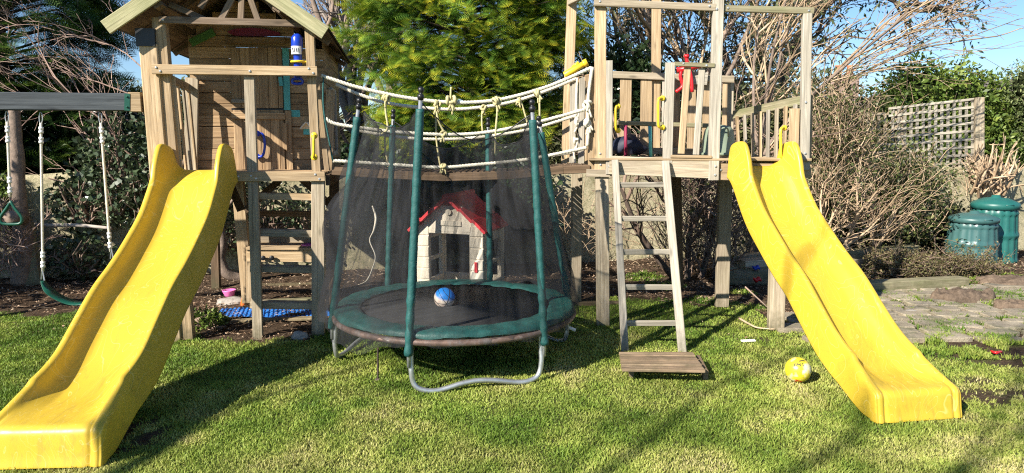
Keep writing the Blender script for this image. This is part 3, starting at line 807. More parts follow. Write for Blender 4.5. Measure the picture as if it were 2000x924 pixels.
slide('slide', 'yellow plastic wave slide on the right beside the paving, pale scuffs on its side', (_t.x, _t.y), (G(1781, 815).x, G(1781, 815).y),
      _t.z, .262, [(0, _t.z), (.03, _t.z), (.10, _t.z - .10), (.22, 1.15), (.34, .95), (.44, .80), (.54, .67), (.64, .50), (.74, .34), (.84, .235), (.92, .205), (1.0, .195)], 'yellow wave slides', seed=2)

# ============================================================ RIGHT PLATFORM
rt = thing('play_platform', 'open wooden play platform on posts with picket railings and tall corner posts', 'play platform', G(1178, 640))
rpb = lambda mb, *a, **k: pb(mb, RT, *a, **k)
def rp(name, mat, *a, **k): return part(name, mat, lambda mb: rpb(mb, *a, **k), rt)
rp('post', 'tan', .95, 1117, 0, 1105, 324, 19, .08, tint=.8)
rp('post', 'tan', -.01, 1173, -40, 1172, 334, 22, .08, tint=.95)
rp('post', 'silver', -.03, 1190, 118, 1190, 340, 13, .04, tint=.7)
rp('post', 'tan', 1.10, 1283, -10, 1281, 292, 17, .08, tint=.6)
rp('post', 'silver', -.05, 1406, -60, 1394, 352, 20, .07, tint=.85)
rp('post', 'silver', -.05, 1310, 122, 1304, 318, 18, .05, tint=.7)
rp('post', 'silver', -.02, 1578, 26, 1572, 332, 17, .06, tint=.7)
rp('post', 'tan', .02, 1584, 186, 1580, 346, 8, .10, tint=.5)
rp('post', 'grey', 1.15, 1425, 148, 1424, 285, 16, .06, tint=.7)
rp('post', 'grey', .005, 1176, 336, 1178, 648, 26, .09, tint=.8)
rp('post', 'grey', .90, 1127, 340, 1124, 600, 22, .09, tint=.4)
rp('post', 'grey', .90, 1418, 350, 1411, 600, 25, .09, tint=.3)
rp('post', 'grey', .01, 1527, 330, 1517, 645, 30, .09, tint=.75)
rp('post', 'dark_wood', 1.3, 1322, 345, 1326, 560, 18, .09)
# top beams
rp('top_beam', 'grey', -.055, 1160, 4, 1398, 14, 13, .035, tint=.45)
rp('top_beam', 'green_wood', -.02, 1414, 16, 1590, 21, 12, .035, tint=.6)
part('top_beam', 'grey', lambda mb: board(mb, RT.p(1108, 4, .95), RT.p(1180, -34, .0), .07, .035, RT.a, .4), rt)
# deck
def rdeck(mb):
    zt = RT.p(1300, 306, 0).z; p0 = RT.p(1150, 306, 0); p1 = RT.p(1582, 306, 0)
    for k in range(12):
        o = RT.d * (.11 * k + .0)
        board(mb, Vector((p0.x, p0.y, zt - .012)) + o, Vector((p1.x, p1.y, zt - .012)) + o, .103, .024, Vector((0, 0, -1)))
part('deck', 'tan', rdeck, rt)
rp('deck_edge', 'grey', -.045, 1190, 323, 1404, 331, 36, .04, tint=.8)
rp('deck_edge', 'grey', -.02, 1145, 338, 1195, 339, 15, .04, tint=.4)
rp('deck_edge', 'tan', -.02, 1400, 335, 1530, 337, 34, .04, tint=.35)
rp('deck_edge', 'tan', -.01, 1530, 334, 1584, 335, 26, .04, tint=.6)
rp('deck_edge', 'tan', -.06, 1310, 305, 1390, 307, 6, .02, tint=.4)
# rear railing
rp('rail', 'grey', 1.05, 1196, 146, 1434, 155, 13, .05, tint=.4)
rp('rail', 'grey', 1.03, 1196, 294, 1440, 298, 13, .04, tint=.3)
for (u, w_, tt, mt) in ((1223, 22, .3, 'tan'), (1263, 22, .4, 'tan'), (1301, 14, .8, 'silver'), (1322, 12, .25, 'shed'), (1352, 16, .3, 'tan'), (1385, 22, .35, 'tan'), (1417, 9, .5, 'tan')):
    rp('picket', mt, 1.07, u, 153, u - 2, 294, w_, .02, tint=tt)
rp('hanging_board', 'silver', 1.0, 1349, 152, 1382, 154, 24, .02, tint=.5)
# front picket panel
rp('rail', 'green_wood', -.06, 1318, 125, 1396, 128, 8, .04, tint=.7)
rp('picket', 'tan', -.03, 1343, 131, 1331, 300, 13, .02, tint=.85)
rp('picket', 'silver', -.03, 1372, 133, 1360, 302, 12, .02, tint=.8)
# left railing by the bridge
for (u, s_, tt) in ((1137, .32, .5), (1150, .12, .3), (1120, .62, .6), (1156, .02, .2)):
    rp('picket', 'silver' if tt > .4 else 'tan', s_, u, 150, u - 2, 335, 12, .02, tint=tt)
part('rail', 'shed', lambda mb: board(mb, RT.p(1160, 148, .0), RT.p(1112, 160, .95), .06, .035, RT.a, .3), rt)
# right railing running back from the slide
ra, rb = RT.p(1568, 195, -.0), RT.p(1431, 224, 1.1)
part('rail', 'green_wood', lambda mb: board(mb, ra, rb, .085, .04, RT.a, .8), rt)
rc, rd_ = RT.p(1560, 322, .0), RT.p(1436, 306, 1.1)
part('rail', 'grey', lambda mb: board(mb, rc + Vector((0, 0, .0)), rd_ + Vector((0, 0, 0)), .08, .03, RT.a, .3), rt)
for k in range(8):
    f = (k + .6) / 8.4
    a = ra.lerp(rb, f) - RT.a * .022 - Vector((0, 0, .03)); b_ = rc.lerp(rd_, f) - RT.a * .022
    part('picket', ('silver', 'tan', 'grey')[k % 3], lambda mb: board(mb, a, b_, .085, .018, RT.a, .35 + .5 * random.random()), rt)
rp('picket', 'tan', -.01, 1553, 212, 1549, 352, 19, .02, tint=.75)
# shelf and painted posts inside
rp('shelf', 'green_wood', .55, 1200, 240, 1386, 245, 8, .16, tint=.7)
part('painted_post', 'maroon', lambda mb: tube(mb, [RT.p(1222, 244, .55), RT.p(1222, 305, .55)], .018, 12), rt, True)
part('painted_post', 'turq', lambda mb: tube(mb, [RT.p(1269, 246, .5), RT.p(1271, 308, .5)], .017, 12), rt, True)
for (u, v0, v1, s, bow) in ((1294, 192, 249, -.06, -9), (1207, 208, 255, .05, -5), (1532, 250, 308, -.03, -9)):
    def hnd(mb):
        a = RT.p(u, v0, s); b = RT.p(u, v1, s); o = -RT.d * .045 + RT.a * bow * .005
        tube(mb, smooth_pts([a, a + o * .9 - Vector((0, 0, .012)), (a+b)/2 + o, b + o * .9 + Vector((0, 0, .012)), b], 5), .012, 8)
        for e in (a, b): lathe(mb, e, [(.026, -.004), (.026, .006), (.014, .012)], 12, axis=-RT.d)
    part('grab_handle', 'yellow', hnd, rt, True)

bolts(RT, rt, [(1172, 3, -.056), (1386, 12, -.056), (1422, 16, -.022), (1580, 21, -.022), (1172, 300, -.012), (1173, 322, -.012), (1398, 325, -.052), (1397, 342, -.052), (1400, 18, -.052), (1205, 316, -.046), (1206, 332, -.046), (1305, 330, -.046), (1335, 124, -.06), (1380, 128, -.06), (1574, 200, -.022), (1573, 300, -.022), (1408, 332, -.021), (1537, 336, -.021), (1190, 325, -.032)])
# things left on the platform
def tub():
    c = RT.p(1402, 312, .45); c.z = RT.p(1300, 306, 0).z + .0
    r = thing('plastic_tub', 'upturned grey green plastic tub on the platform near the right slide', 'tub', c)
    part('shell', 'tub', lambda mb: lathe(mb, c, [(.175, 0), (.178, .02), (.168, .04), (.15, .18), (.135, .25), (.11, .285), (.05, .30), (.001, .302)], 28), r, True)
    part('rim', 'tub', lambda mb: lathe(mb, c, [(.182, .004), (.195, .01), (.195, .028), (.182, .034)], 28), r, True)
    def h(mb): tube(mb, smooth_pts([c + Vector((-.05, -.14, .19)), c + Vector((-.03, -.18, .26)), c + Vector((.03, -.18, .26)), c + Vector((.05, -.14, .19))], 4), .008, 6)
    part('handle', 'tub', h, r, True)
tub()
def bag():
    c = RT.p(1228, 296, .85); c.z = RT.p(1300, 306, 0).z + .002; mb = MB(); ball_mesh(mb, Vector((0, 0, 0)), 1, 28, 18)
    mb.v = [(c.x + x*.20*(1 + .10*math.sin(5*z+3*x)), c.y + y*.12, c.z + max(0, (z*.115 + .10) * (1 - .25*abs(x)) + .012*math.sin(9*x + 4*y))) for x, y, z in mb.v]
    tag(mb.build('bag', M['navy'], None, True, origin=c), 'dark navy cloth bag lying under the shelf of the platform', 'bag')
bag()
def red_toy():
    c = RT.p(1340, 140, .5)
    r = thing('toy_crane', 'red plastic toy with a wheel and jointed arms fixed above the platform rail', 'toy', c)
    q = lambda u, v, s=.0: RT.p(u, v, .95 + s)
    part('arm', 'red', lambda mb: tube(mb, smooth_pts([q(1320, 180), q(1333, 168), q(1329, 150), q(1331, 138)], 4), .019, 10), r, True)
    part('arm', 'red', lambda mb: tube(mb, smooth_pts([q(1340, 108), q(1343, 125), q(1350, 150), q(1352, 180)], 4), .018, 10), r, True)
    part('body', 'red', lambda mb: (tube(mb, [q(1322, 137), q(1342, 134), q(1368, 128)], .028, 12), lathe(mb, q(1341, 110), [(.02, -.02), (.033, 0), (.02, .02)], 12)), r, True)
red_toy()

# ladder
ld = thing('ladder', 'bleached wooden ladder with five rungs leaning on the open platform', 'ladder', G(1270, 688))
def lp_(u0, v0, u1, v1, w_, t, tt, off=0):
    top0 = RT.p(u0, v0, -.09); bot = G(u1, v1) 
    def fn(mb): board(mb, bot - Vector((0, 0, .02)), top0, w_, t, RT.d, tt)
    return fn
part('side_rail', 'silver', lp_(1201, 312, 1221, 690, .062, .04, .55), ld)
part('side_rail', 'silver', lp_(1300, 314, 1334, 690, .07, .04, .8), ld)
l0, l1, r0, r1 = G(1221, 690), RT.p(1201, 312, -.09), G(1334, 690), RT.p(1300, 314, -.09)
for v in (362, 428, 494, 563, 634):
    def on(a, b):
        lo, hi = 0., 1.
        for _ in range(30):
            m_ = (lo+hi)/2; q = a.lerp(b, m_); d = q - Vector((0, 0, CAM_H))
            f = d.y*math.cos(PITCH) - d.z*math.sin(PITCH); up = d.y*math.sin(PITCH) + d.z*math.cos(PITCH)
            vv = 462 - FPX*up/f
            if vv > v: lo = m_
            else: hi = m_
        return a.lerp(b, lo)
    part('rung', 'silver', lambda mb: board(mb, on(l0, l1) + RT.d * .028 , on(r0, r1) + RT.d * .028, .048, .022, RT.d + Vector((0, 0, .2)), .35), ld)

# wooden step at the ladder's foot
st = thing('wooden_step', 'low brown plank step on the grass at the foot of the ladder', 'step', G(1295, 722))
def steptop(mb):
    for k in range(4):
        f = (k + .5) / 4; z = .125
        a = G(1211 + 3*f, 690 + 30*f, z - .0); b_ = G(1351 + 22*f, 690 + 30*f, z)
        a = G(1210, 686, z).lerp(G(1215, 722, z), f); b_ = G(1352, 686, z).lerp(G(1378, 724, z), f)
        board(mb, a, b_, .092, .022, Vector((0, 0, -1)), .3 + .5*random.random())
part('top', 'stepwood', steptop, st)
for (u, v) in ((1226, 708), (1366, 712)):
    def sleg(mb):
        c = G(u, v - 4, .08); d = (G(1215, 722, 0) - G(1210, 686, 0)).normalized()
        board(mb, c - d*.19 - Vector((0, 0, .045)), c + d*.20 - Vector((0, 0, .045)), .095, .035, Vector((1, 0, 0)), .3)
    part('leg', 'stepwood', sleg, st)

# ============================================================ ROPE BRIDGE
br = thing('rope_bridge', 'sagging rope bridge with knotted pale ropes linking the two play towers', 'rope bridge', G(880, 600))
YL = LT.p(636, 150, 0).y; YR = RT.p(1155, 140, 0).y
def by(u, back): return YL + (YR - YL) * (u - 636) / 519 + (.64 if back else 0)
def rope(pts, back, r=.016, m='rope'):
    p = smooth_pts([P(u, v, by(u, back)) for u, v in pts], 6)
    # a three-strand twist
    def fn(mb):
        for s in range(3):
            q = []; L = 0
            pp = []
            for i in range(len(p) - 1):
                n = max(2, int((p[i+1] - p[i]).length / .012))
                for k in range(n): pp.append(p[i].lerp(p[i+1], k/n))
            for i, x in enumerate(pp):
                t = (pp[min(i+1, len(pp)-1)] - pp[max(i-1, 0)]).normalized(); a_ = t.cross(Vector((0, 1, .2))).normalized(); b_ = t.cross(a_)
                if i: L += (x - pp[i-1]).length
                A = L / .055 * 2 * math.pi / 1.6 + s * 2.094
                q.append(x + a_ * math.cos(A) * r * .5 + b_ * math.sin(A) * r * .5)
            tube(mb, q, r * .62, 6, tint=.5)
    return part('rope', m, fn, br, True)
rope([(628, 148), (655, 157), (700, 171), (782, 189), (860, 199), (925, 200), (990, 192), (1076, 167), (1158, 131)], 0, .017)
rope([(656, 165), (700, 184), (760, 202), (842, 212), (903, 213), (977, 204), (1041, 187), (1128, 153)], 1, .017)
rope([(637, 232), (660, 243), (747, 255), (816, 261), (881, 263), (946, 259), (1033, 243), (1150, 212)], 0)
rope([(690, 254), (773, 267), (842, 272), (929, 269), (1033, 253), (1128, 225)], 1)
rope([(650, 314), (773, 322), (860, 327), (929, 322), (1033, 311), (1148, 288)], 0)
rope([(1080, 304), (1120, 297), (1150, 286)], 1, .014)
def vrope(pts, back, r=.010, m='rope_old'):
    p = smooth_pts([P(u, v, by(u, back) - .01) for u, v in pts], 5)
    return part('tie_rope', m, lambda mb: tube(mb, p, r, 6, wob=.08), br, True)
def knot(u, v, back, sc=1.0, m='rope_old'):
    c = P(u, v, by(u, back) - .01)
    def fn(mb):
        rr = random.Random(u * 7 + v)
        for k in range(3):
            ax = Vector((rr.uniform(-1, 1), rr.uniform(-.4, .4), rr.uniform(-.6, .6))).normalized(); b_ = ax.orthogonal().normalized(); d_ = ax.cross(b_)
            R_ = .020 * sc; tube(mb, [c + ax * (k - 1) * .018 * sc + b_ * math.cos(a) * R_ + d_ * math.sin(a) * R_ for a in [x*math.pi/6 for x in range(12)]], .010 * sc, 6, closed=True)
        for k in range(3):
            e = c + Vector((rr.uniform(-.03, .03), rr.uniform(-.02, .0), rr.uniform(-.08, -.03))) * sc
            tube(mb, smooth_pts([c, (c+e)/2 + Vector((rr.uniform(-.01, .01), -.01, 0)), e], 3), .007 * sc, 5)
    part('knot', m, fn, br, True)
for (u, b_, pts) in ((754, 0, [(755, 190), (753, 215), (757, 250), (745, 262)]), (752, 1, [(752, 255), (752, 290), (758, 322), (756, 355)]), (851, 0, [(850, 200), (856, 235), (868, 262), (860, 278)]), (853, 1, [(852, 215), (852, 268), (860, 325), (866, 352)]),
                     (882, 0, [(881, 170), (880, 200), (884, 224)]), (942, 1, [(943, 205), (941, 235), (943, 262)]), (968, 0, [(969, 192), (971, 220), (968, 258), (967, 300)]), (1022, 1, [(1014, 188), (1022, 212), (1031, 243)]), (1053, 0, [(1053, 176), (1054, 215), (1054, 240)])):
    vrope(pts, b_)
for (u, v, b_, sc) in ((754, 192, 0, 1.2), (854, 202, 0, 1.1), (854, 212, 1, 1.1), (881, 196, 0, 1.6), (944, 210, 1, 1.1), (970, 196, 0, 1.4), (1014, 196, 1, 1.1), (1052, 182, 0, 1.3), (866, 262, 0, 1.0), (866, 326, 0, 1.0)):
    knot(u, v, b_, sc)
vrope([(632, 148), (631, 190), (634, 228), (642, 270), (650, 314)], 0, .008, 'sleeve')
vrope([(1157, 131), (1150, 180), (1148, 218), (1149, 250), (1147, 286)], 0, .017, 'rope')
vrope([(1128, 152), (1126, 190), (1127, 225), (1135, 262), (1132, 290)], 1, .015, 'rope')
for (u, v, b_) in ((1148, 206, 0), (1150, 240, 0), (1125, 222, 1), (1130, 240, 1), (1128, 275, 1)): knot(u, v, b_, 1.5, 'rope')
vrope([(1127, 285), (1121, 300), (1124, 318), (1118, 330)], 1, .012, 'rope')
def side_board(b_, tt):
    pts = [(648, 334), (750, 341), (870, 346), (1000, 342), (1100, 332), (1152, 330)]
    def fn(mb):
        for (p, q) in zip(pts[:-1], pts[1:]):
            A = P(p[0], p[1], by(p[0], b_) + .0); B_ = P(q[0], q[1], by(q[0], b_) + .0); board(mb, A, B_, .075, .04, Vector((0, 1, 0)), tt)
    return fn
part('side_board', 'dark_wood', side_board(0, .8), br)
def bplanks(mb):
    pts = [(648, 334), (750, 341), (870, 346), (1000, 342), (1100, 332), (1152, 330)]
    for i in range(44):
        u = 650 + (1150 - 650) * (i + .5) / 44
        v = np.interp(u, [p[0] for p in pts], [p[1] for p in pts])
        A = P(u, v, by(u, 0) + .02) + Vector((0, 0, .045)); board(mb, A, A + Vector((0, .64, 0)), .040, .02, Vector((0, 0, -1)), random.random())
part('plank', 'dark_wood', bplanks, br)
# yellow telescope on the railing post
def tele():
    a, b_ = P(1103, 147, by(1100, 1) - .3), P(1147, 121, by(1100, 1) - .35); d = (b_ - a).normalized()
    r = thing('toy_telescope', 'yellow plastic toy telescope fixed by the bridge end of the platform', 'telescope', (a+b_)/2)
    part('tube', 'yellow', lambda mb: tube(mb, [a, a + d*.01, a.lerp(b_, .45), a.lerp(b_, .5), a.lerp(b_, .85)], lambda f: .034 if f < .6 else .028, 16), r, True)
    part('eyepiece', 'yellow', lambda mb: tube(mb, [a.lerp(b_, .84), a.lerp(b_, .86), b_], .036, 16), r, True)
    part('mount', 'yellow', lambda mb: tube(mb, [a.lerp(b_, .35) + Vector((0, 0, .03)), a.lerp(b_, .62) + Vector((0, 0, .045))], .015, 10), r, True)
tele()
# blue periscope on the left tower
def peri():
    s = .06
    q = lambda u, v, o=0: LT.p(u, v, s + o)
    r = thing('toy_periscope', 'glossy blue toy periscope held by a yellow ring on the hut post', 'periscope', q(581, 130))
    part('tube', 'blue', lambda mb: tube(mb, [q(578, 66), q(579, 68), q(580, 74), q(580, 95), q(581, 104), q(582, 118), q(582, 150)], lambda f: (.018 if f < .08 else .034 if f < .2 else .050 if f < .62 else .036), 18), r, True)
    part('clamp_ring', 'yellow', lambda mb: (tube(mb, [q(582, 121) + Vector((math.cos(a)*.055, math.sin(a)*.055, 0)) for a in [k*math.pi/8 for k in range(16)]], .011, 8, closed=True), tube(mb, [q(590, 121, .0), q(608, 122, 0)], .012, 8)), r, True)
    c = q(581, 159, -.02)
    part('eyepiece', 'blue', lambda mb: tube(mb, [c + LT.a * (.045*math.copysign(abs(math.cos(a))**.6, math.cos(a))) + Vector((0, 0, .022*math.copysign(abs(math.sin(a))**.7, math.sin(a)))) for a in [k*math.pi/8 for k in range(16)]], .012, 8, closed=True), r, True)
    part('neck', 'blue', lambda mb: tube(mb, [q(582, 146), q(582, 154)], .028, 12), r, True)
    # the white sticker round the barrel, with dark marks
    def stk(mb):
        c0 = q(580.5, 99); vs = []
        for z in (-.035, .035):
            for k in range(9):
                a = R(-150 + k * 15); vs.append(c0 + Vector((math.cos(a)*.0515, math.sin(a)*.0515, z)))
        mb.add(vs, [(k, k+1, k+10, k+9) for k in range(8)])
    part('sticker', 'white', stk, r, True)
    def mk(mb):
        c0 = q(580.5, 99)
        for (a0, dz, sl) in ((-128, 0, .3), (-116, .0, -.4), (-100, 0, .4), (-82, 0, -.3), (-66, 0, .3)):
            a = R(a0); o = Vector((math.cos(a)*.053, math.sin(a)*.053, 0)); t = Vector((-math.sin(a), math.cos(a), 0))
            board(mb, c0 + o + Vector((0, 0, -.018)) - t*.006*sl, c0 + o + Vector((0, 0, .018)) + t*.006*sl, .004, .002, o, .5)
    part('sticker_mark', 'navy', mk, r)
peri()
def birdhouse():
    s = -.0; c = LT.p(600, 250, HS - .09)
    r = thing('bird_box', 'tiny cream and turquoise bird box on the hut wall beside the door', 'bird box', c)
    z1 = LT.p(600, 248, HS).z
    part('body', 'turq', lambda mb: board(mb, LT.p(600, 263, HS - .09), LT.p(600, 252, HS - .09), .075, .08, LT.d, .5), r)
    def rf(mb):
        a = LT.p(600, 240, HS - .10)
        for sg in (-1, 1): board(mb, a, a + LT.a * sg * .055 - Vector((0, 0, .065)), .10, .012, Vector((sg, 0, .8)), .9)
        q = [a, a - LT.a*.05 - Vector((0, 0, .06)), a + LT.a*.05 - Vector((0, 0, .06))]; q = [x + LT.d*.005 for x in q]; q2 = [x + LT.d*.09 for x in q]
        mb.add(q + q2, [(0, 1, 2), (5, 4, 3), (1, 4, 5, 2)])
    part('roof', 'cream', rf, r)
birdhouse()

# ============================================================ TRAMPOLINE
TC = Vector((-.470, 5.71, 0)); TR = .965; TZ = .425
tp = thing('trampoline', 'small round trampoline with green padded poles and a torn black safety net', 'trampoline', TC)
def circ(a, r=TR, z=TZ): return TC + Vector((math.cos(a)*r, math.sin(a)*r, z))
part('jumping_mat', 'mat', lambda mb: lathe(mb, TC + Vector((0, 0, TZ + .005)), [(.001, -.028), (.3, -.024), (.55, -.012), (.79, 0)][::-1] + [(.001, -.029)], 64), tp, True)
part('frame_ring', 'rust', lambda mb: tube(mb, [circ(k*2*math.pi/72, TR + .012, TZ - .045) for k in range(72)], .024, 10, closed=True), tp, True)
def pad(mb):
    n = 144; prof = [(.778, .012), (.788, .022), (.82, .030), (.88, .032), (.955, .026), (.975, .018), (.984, .006), (.987, -.008)]
    vs = []; rr = random.Random(4)
    for k in range(n):
        a = 2*math.pi*k/n
        seam = .006 * abs(math.sin(a * 3)) + .010 * mnoise.noise(Vector((math.cos(a)*5, math.sin(a)*5, 0)))
        for i, (r_, z) in enumerate(prof):
            w_ = mnoise.noise(Vector((math.cos(a)*9, math.sin(a)*9, i*.8))) * .008 + mnoise.noise(Vector((math.cos(a)*26, math.sin(a)*26, i*.5))) * .006
            hang = (-.02 * (mnoise.noise(Vector((math.cos(a)*3, math.sin(a)*3, 7))) + .3)) if i >= 6 else 0
            vs.append(circ(a, r_ + w_ * .7 + (.012 * mnoise.noise(Vector((math.cos(a)*4, math.sin(a)*4, 2))) if i < 2 else 0), TZ + z + seam + w_ + hang))
    m = len(prof)
    mb.add(vs, [(k*m+i, ((k+1) % n)*m+i, ((k+1) % n)*m+i+1, k*m+i+1) for k in range(n) for i in range(m-1)])
part('safety_pad', 'pad', pad, tp, True)
def marks(mb):
    # faint white printed word, too worn to read, upside down from here
    o = circ(0, 0, TZ + .0).copy(); o = Vector((TC.x + .10, TC.y - .105, TZ - .0155)); dx = Vector((.93, -.36, 0)); dy = Vector((.36, .93, 0))
    segs = [((0, 0), (.055, .0)), ((.055, 0), (.035, .035)), ((.035, .035), (.09, .03)), ((.09, 0), (.085, .03)), ((.10, .0), (.12, .03)), ((.12, .03), (.145, 0)), ((.115, .0), (.15, .012)),
            ((.165, 0), (.165, .035)), ((.165, .035), (.21, .035)), ((.21, .035), (.205, .0)), ((.165, 0), (.205, 0)), ((.225, 0), (.225, .035)), ((.225, .035), (.265, .03)), ((.225, 0), (.265, 0)), ((.265, .03), (.265, 0))]
    for a, b_ in segs:
        board(mb, o + dx*a[0] - dy*a[1]*1.5, o + dx*b_[0] - dy*b_[1]*1.5, .017, .002, Vector((0, 0, -1)), .5)
part('printed_mark', 'white', marks, tp)
ANG = [R(-104.5), R(-45), R(14), R(75), R(134), R(-166)]   # poles in order round the ring
ORD = [(822, 182, -.0), (1039, 206, .0), (1053, 236, .0), (953, 238, .0), (768, 222, .0), (701, 202, .0)]
BOT = []; TOP = []
for a, (u, v, o) in zip(ANG, ORD):
    b_ = circ(a, TR + .035, TZ - .10); BOT.append(b_)
    yt = TC.y + math.sin(a) * (TR - .02); TOP.append(P(u, v, yt))
for i, (b_, t_) in enumerate(zip(BOT, TOP)):
    d = (t_ - b_)
    pl_ = part('pole', 'galv', lambda mb: tube(mb, [b_ - Vector((0, 0, .12)), b_, b_ + d * .5, t_ - d.normalized() * .02], .014, 10), tp, True)
    # foam sleeve, wrinkled, a sub-part
    lo = -.02 if i in (0, 1, 5) else .06
    def slv(mb):
        mid = b_ + d*.45 + Vector((math.cos(ANG[i]), math.sin(ANG[i]), 0)) * .02
        n = 70; pts = []
        for k in range(n + 1):
            f = lo + (.94 - lo) * k / n; q = b_ + d * f; pts.append(q)
        rr = random.Random(i)
        tube(mb, pts, lambda f: .029 * (1 + .10*math.sin(f*90 + i) * (.3 + .7*(f < .25)) + rr.uniform(-.05, .05)), 14)
    OFF[pl_.name] = OFF[tp.name]
    part('foam_sleeve', 'sleeve', slv, pl_, True)
    def cp(mb):
        lathe(mb, t_, [(.020, -.045), (.024, -.02), (.020, -.01), (.010, -.004), (.016, .006), (.022, .018), (.020, .032), (.010, .042), (.001, .044)], 14, axis=d)
    part('cap', 'black', cp, pl_, True)
# legs: three bent tube frames
for (i, j) in ((0, 1), (2, 3), (4, 5)):
    a, b_ = circ(ANG[i], TR, TZ - .05), circ(ANG[j], TR, TZ - .05)
    def leg(mb):
        x = (b_ - a); x.z = 0; L = x.length; x.normalize(); o = Vector((x.y, -x.x, 0)) * (.02)
        if (a - TC).dot(Vector((x.y, -x.x, 0))) < 0: o = -o
        g = .022
        pts = [a, a + Vector((0, 0, -.12)) + o*.5, Vector((a.x, a.y, .17)) + o, Vector((a.x, a.y, .09)) + o + x*.012, Vector((a.x, a.y, .045)) + o*1.5 + x*.05, Vector((a.x, a.y, g)) + o*2 + x*.13,
               Vector((a.x, a.y, g + .004)) + o*2 + x*.22, Vector((a.x, a.y, g + .035)) + o*2 + x*.36, Vector((a.x, a.y, g + .045)) + o*2 + x*L/2, Vector((b_.x, b_.y, g + .035)) + o*2 - x*.36, Vector((b_.x, b_.y, g + .01)) + o*2 - x*.22,
               Vector((b_.x, b_.y, g + .004)) + o*2 - x*.13, Vector((b_.x, b_.y, .045)) + o*1.5 - x*.05, Vector((b_.x, b_.y, .09)) + o - x*.012, Vector((b_.x, b_.y, .17)) + o, b_ + Vector((0, 0, -.12)) + o*.5, b_]
        tube(mb, smooth_pts(pts, 5), .019, 12)
    part('leg', 'galv', leg, tp, True)
# net
def net_mat():
    m, nt, b, new, link = newmat('safety_net')
    t = new('ShaderNodeAttribute'); t.attribute_name = 'tint'; g = new('ShaderNodeAttribute'); g.attribute_name = 'grain'
    n = noise(new, link, mapping(new, link, g.outputs['Vector'], (9, 2.0, 1)), 1, 5, .65, .8); n2 = noise(new, link, mapping(new, link, g.outputs['Vector'], (160, 160, 160)), 1, 2, .6)
    b.inputs['Base Color'].default_value = (.023, .0235, .026, 1); b.inputs['Roughness'].default_value = .8; b.inputs['Specular IOR Level'].default_value = .3
    a1 = maprange(new, link, n.outputs[0], .40, .70, -.07, .26); a2 = maprange(new, link, n2.outputs[0], .35, .65, -.10, .10)
    s = new('ShaderNodeMath'); s.operation = 'ADD'; link(a1, s.inputs[0]); link(a2, s.inputs[1])
    s2 = new('ShaderNodeMath'); s2.operation = 'ADD'; s2.use_clamp = True; link(s.outputs[0], s2.inputs[0]); link(t.outputs['Fac'], s2.inputs[1])
    tr = new('ShaderNodeBsdfTransparent'); mx = new('ShaderNodeMixShader'); link(s2.outputs[0], mx.inputs[0]); link(tr.outputs[0], mx.inputs[1]); link(b.outputs[0], mx.inputs[2])
    link(mx.outputs[0], nt.nodes['Material Output'].inputs[0]); return m
M['net'] = net_mat()
NETC = 240; NETR = 46
def net_point(k, j):
    """k round the ring, j = 0 at the top edge .. 1 at the hem"""
    seg = k * 6.0 / NETC; i = int(seg) % 6; f = seg - int(seg); i2 = (i + 1) % 6
    a0 = ANG[i]; a1 = ANG[i2]
    while a1 < a0: a1 += 2*math.pi
    A = a0 + (a1 - a0) * f
    sag = .22 if i in (0, 3) else .15
    top = TOP[i].lerp(TOP[i2], f) + Vector((0, 0, -.06 - sag * 4*f*(1-f)))
    inward = Vector((TC.x, TC.y, top.z)) - top; top = top + inward * (.10 * 4*f*(1-f))
    left = math.exp(-((math.atan2(math.sin(A - R(188)), math.cos(A - R(188)))) / .30)**2)
    bz = TZ - .055 - .10 * math.exp(-((math.atan2(math.sin(A + R(138)), math.cos(A + R(138)))) / .42)**2) - .015*math.sin(A*19) - .015 * math.sin(A*5) - .01*math.sin(A*11+1)
    if i in (2, 3): bz += .06
    br_ = TR + .055 + .03 * math.sin(A*7) + .10 * left
    chord = BOT[i].lerp(BOT[i2], f); mix = .25
    bot = circ(A, br_, bz)
    q = top.lerp(bot, j)
    # straight-sided between the poles high up
    q = q + (Vector((TC.x, TC.y, q.z)) - q) * (.05 * 4*f*(1-f) * (1-j))
    wr = .012 + .020 * math.sin(math.pi * min(1, j*1.1)); wr *= 1 + 2.2 * left + .6 * (i == 4)
    nrm = Vector((math.cos(A), math.sin(A), 0))
    q = q + nrm * wr * (mnoise.noise(Vector((A*9, q.z*1.3, 0))) + .5*mnoise.noise(Vector((A*24, q.z*2.2, 5)))) * 1.8
    if j > .78:      # drape over the ring edge, then hang free
        e = (j - .78) / .22; q = q + nrm * .02 * math.sin(e * math.pi) 
    dens = .15 + .24 * left + (.24 if i == 1 else 0) + (.03 if i in (3, 4) else 0) + (.06 if i == 5 else 0) + (.30 if i == 2 else 0) + .16 * (i == 5) * f + (.05 if j > .80 else 0) + (.30 if j < .012 else 0) + .06 * (i == 3)
    return q, dens, (A * TR, q.z, 0)
def net(mb):
    vs = []; ts = []; gs = []
    for j in range(NETR + 1):
        for k in range(NETC):
            q, d_, g_ = net_point(k, j / NETR); vs.append(q); ts.append(d_); gs.append(g_)
    mb.add(vs, [(j*NETC+k, j*NETC+(k+1) % NETC, (j+1)*NETC+(k+1) % NETC, (j+1)*NETC+k) for j in range(NETR) for k in range(NETC)], gs)
    mb.t = ts
part('safety_net', M['net'], net, tp, True)
part('net_edge_cord', 'black', lambda mb: tube(mb, [net_point(k, 0)[0] + Vector((0, 0, .003)) for k in range(NETC)], .0045, 5, closed=True), tp, True)
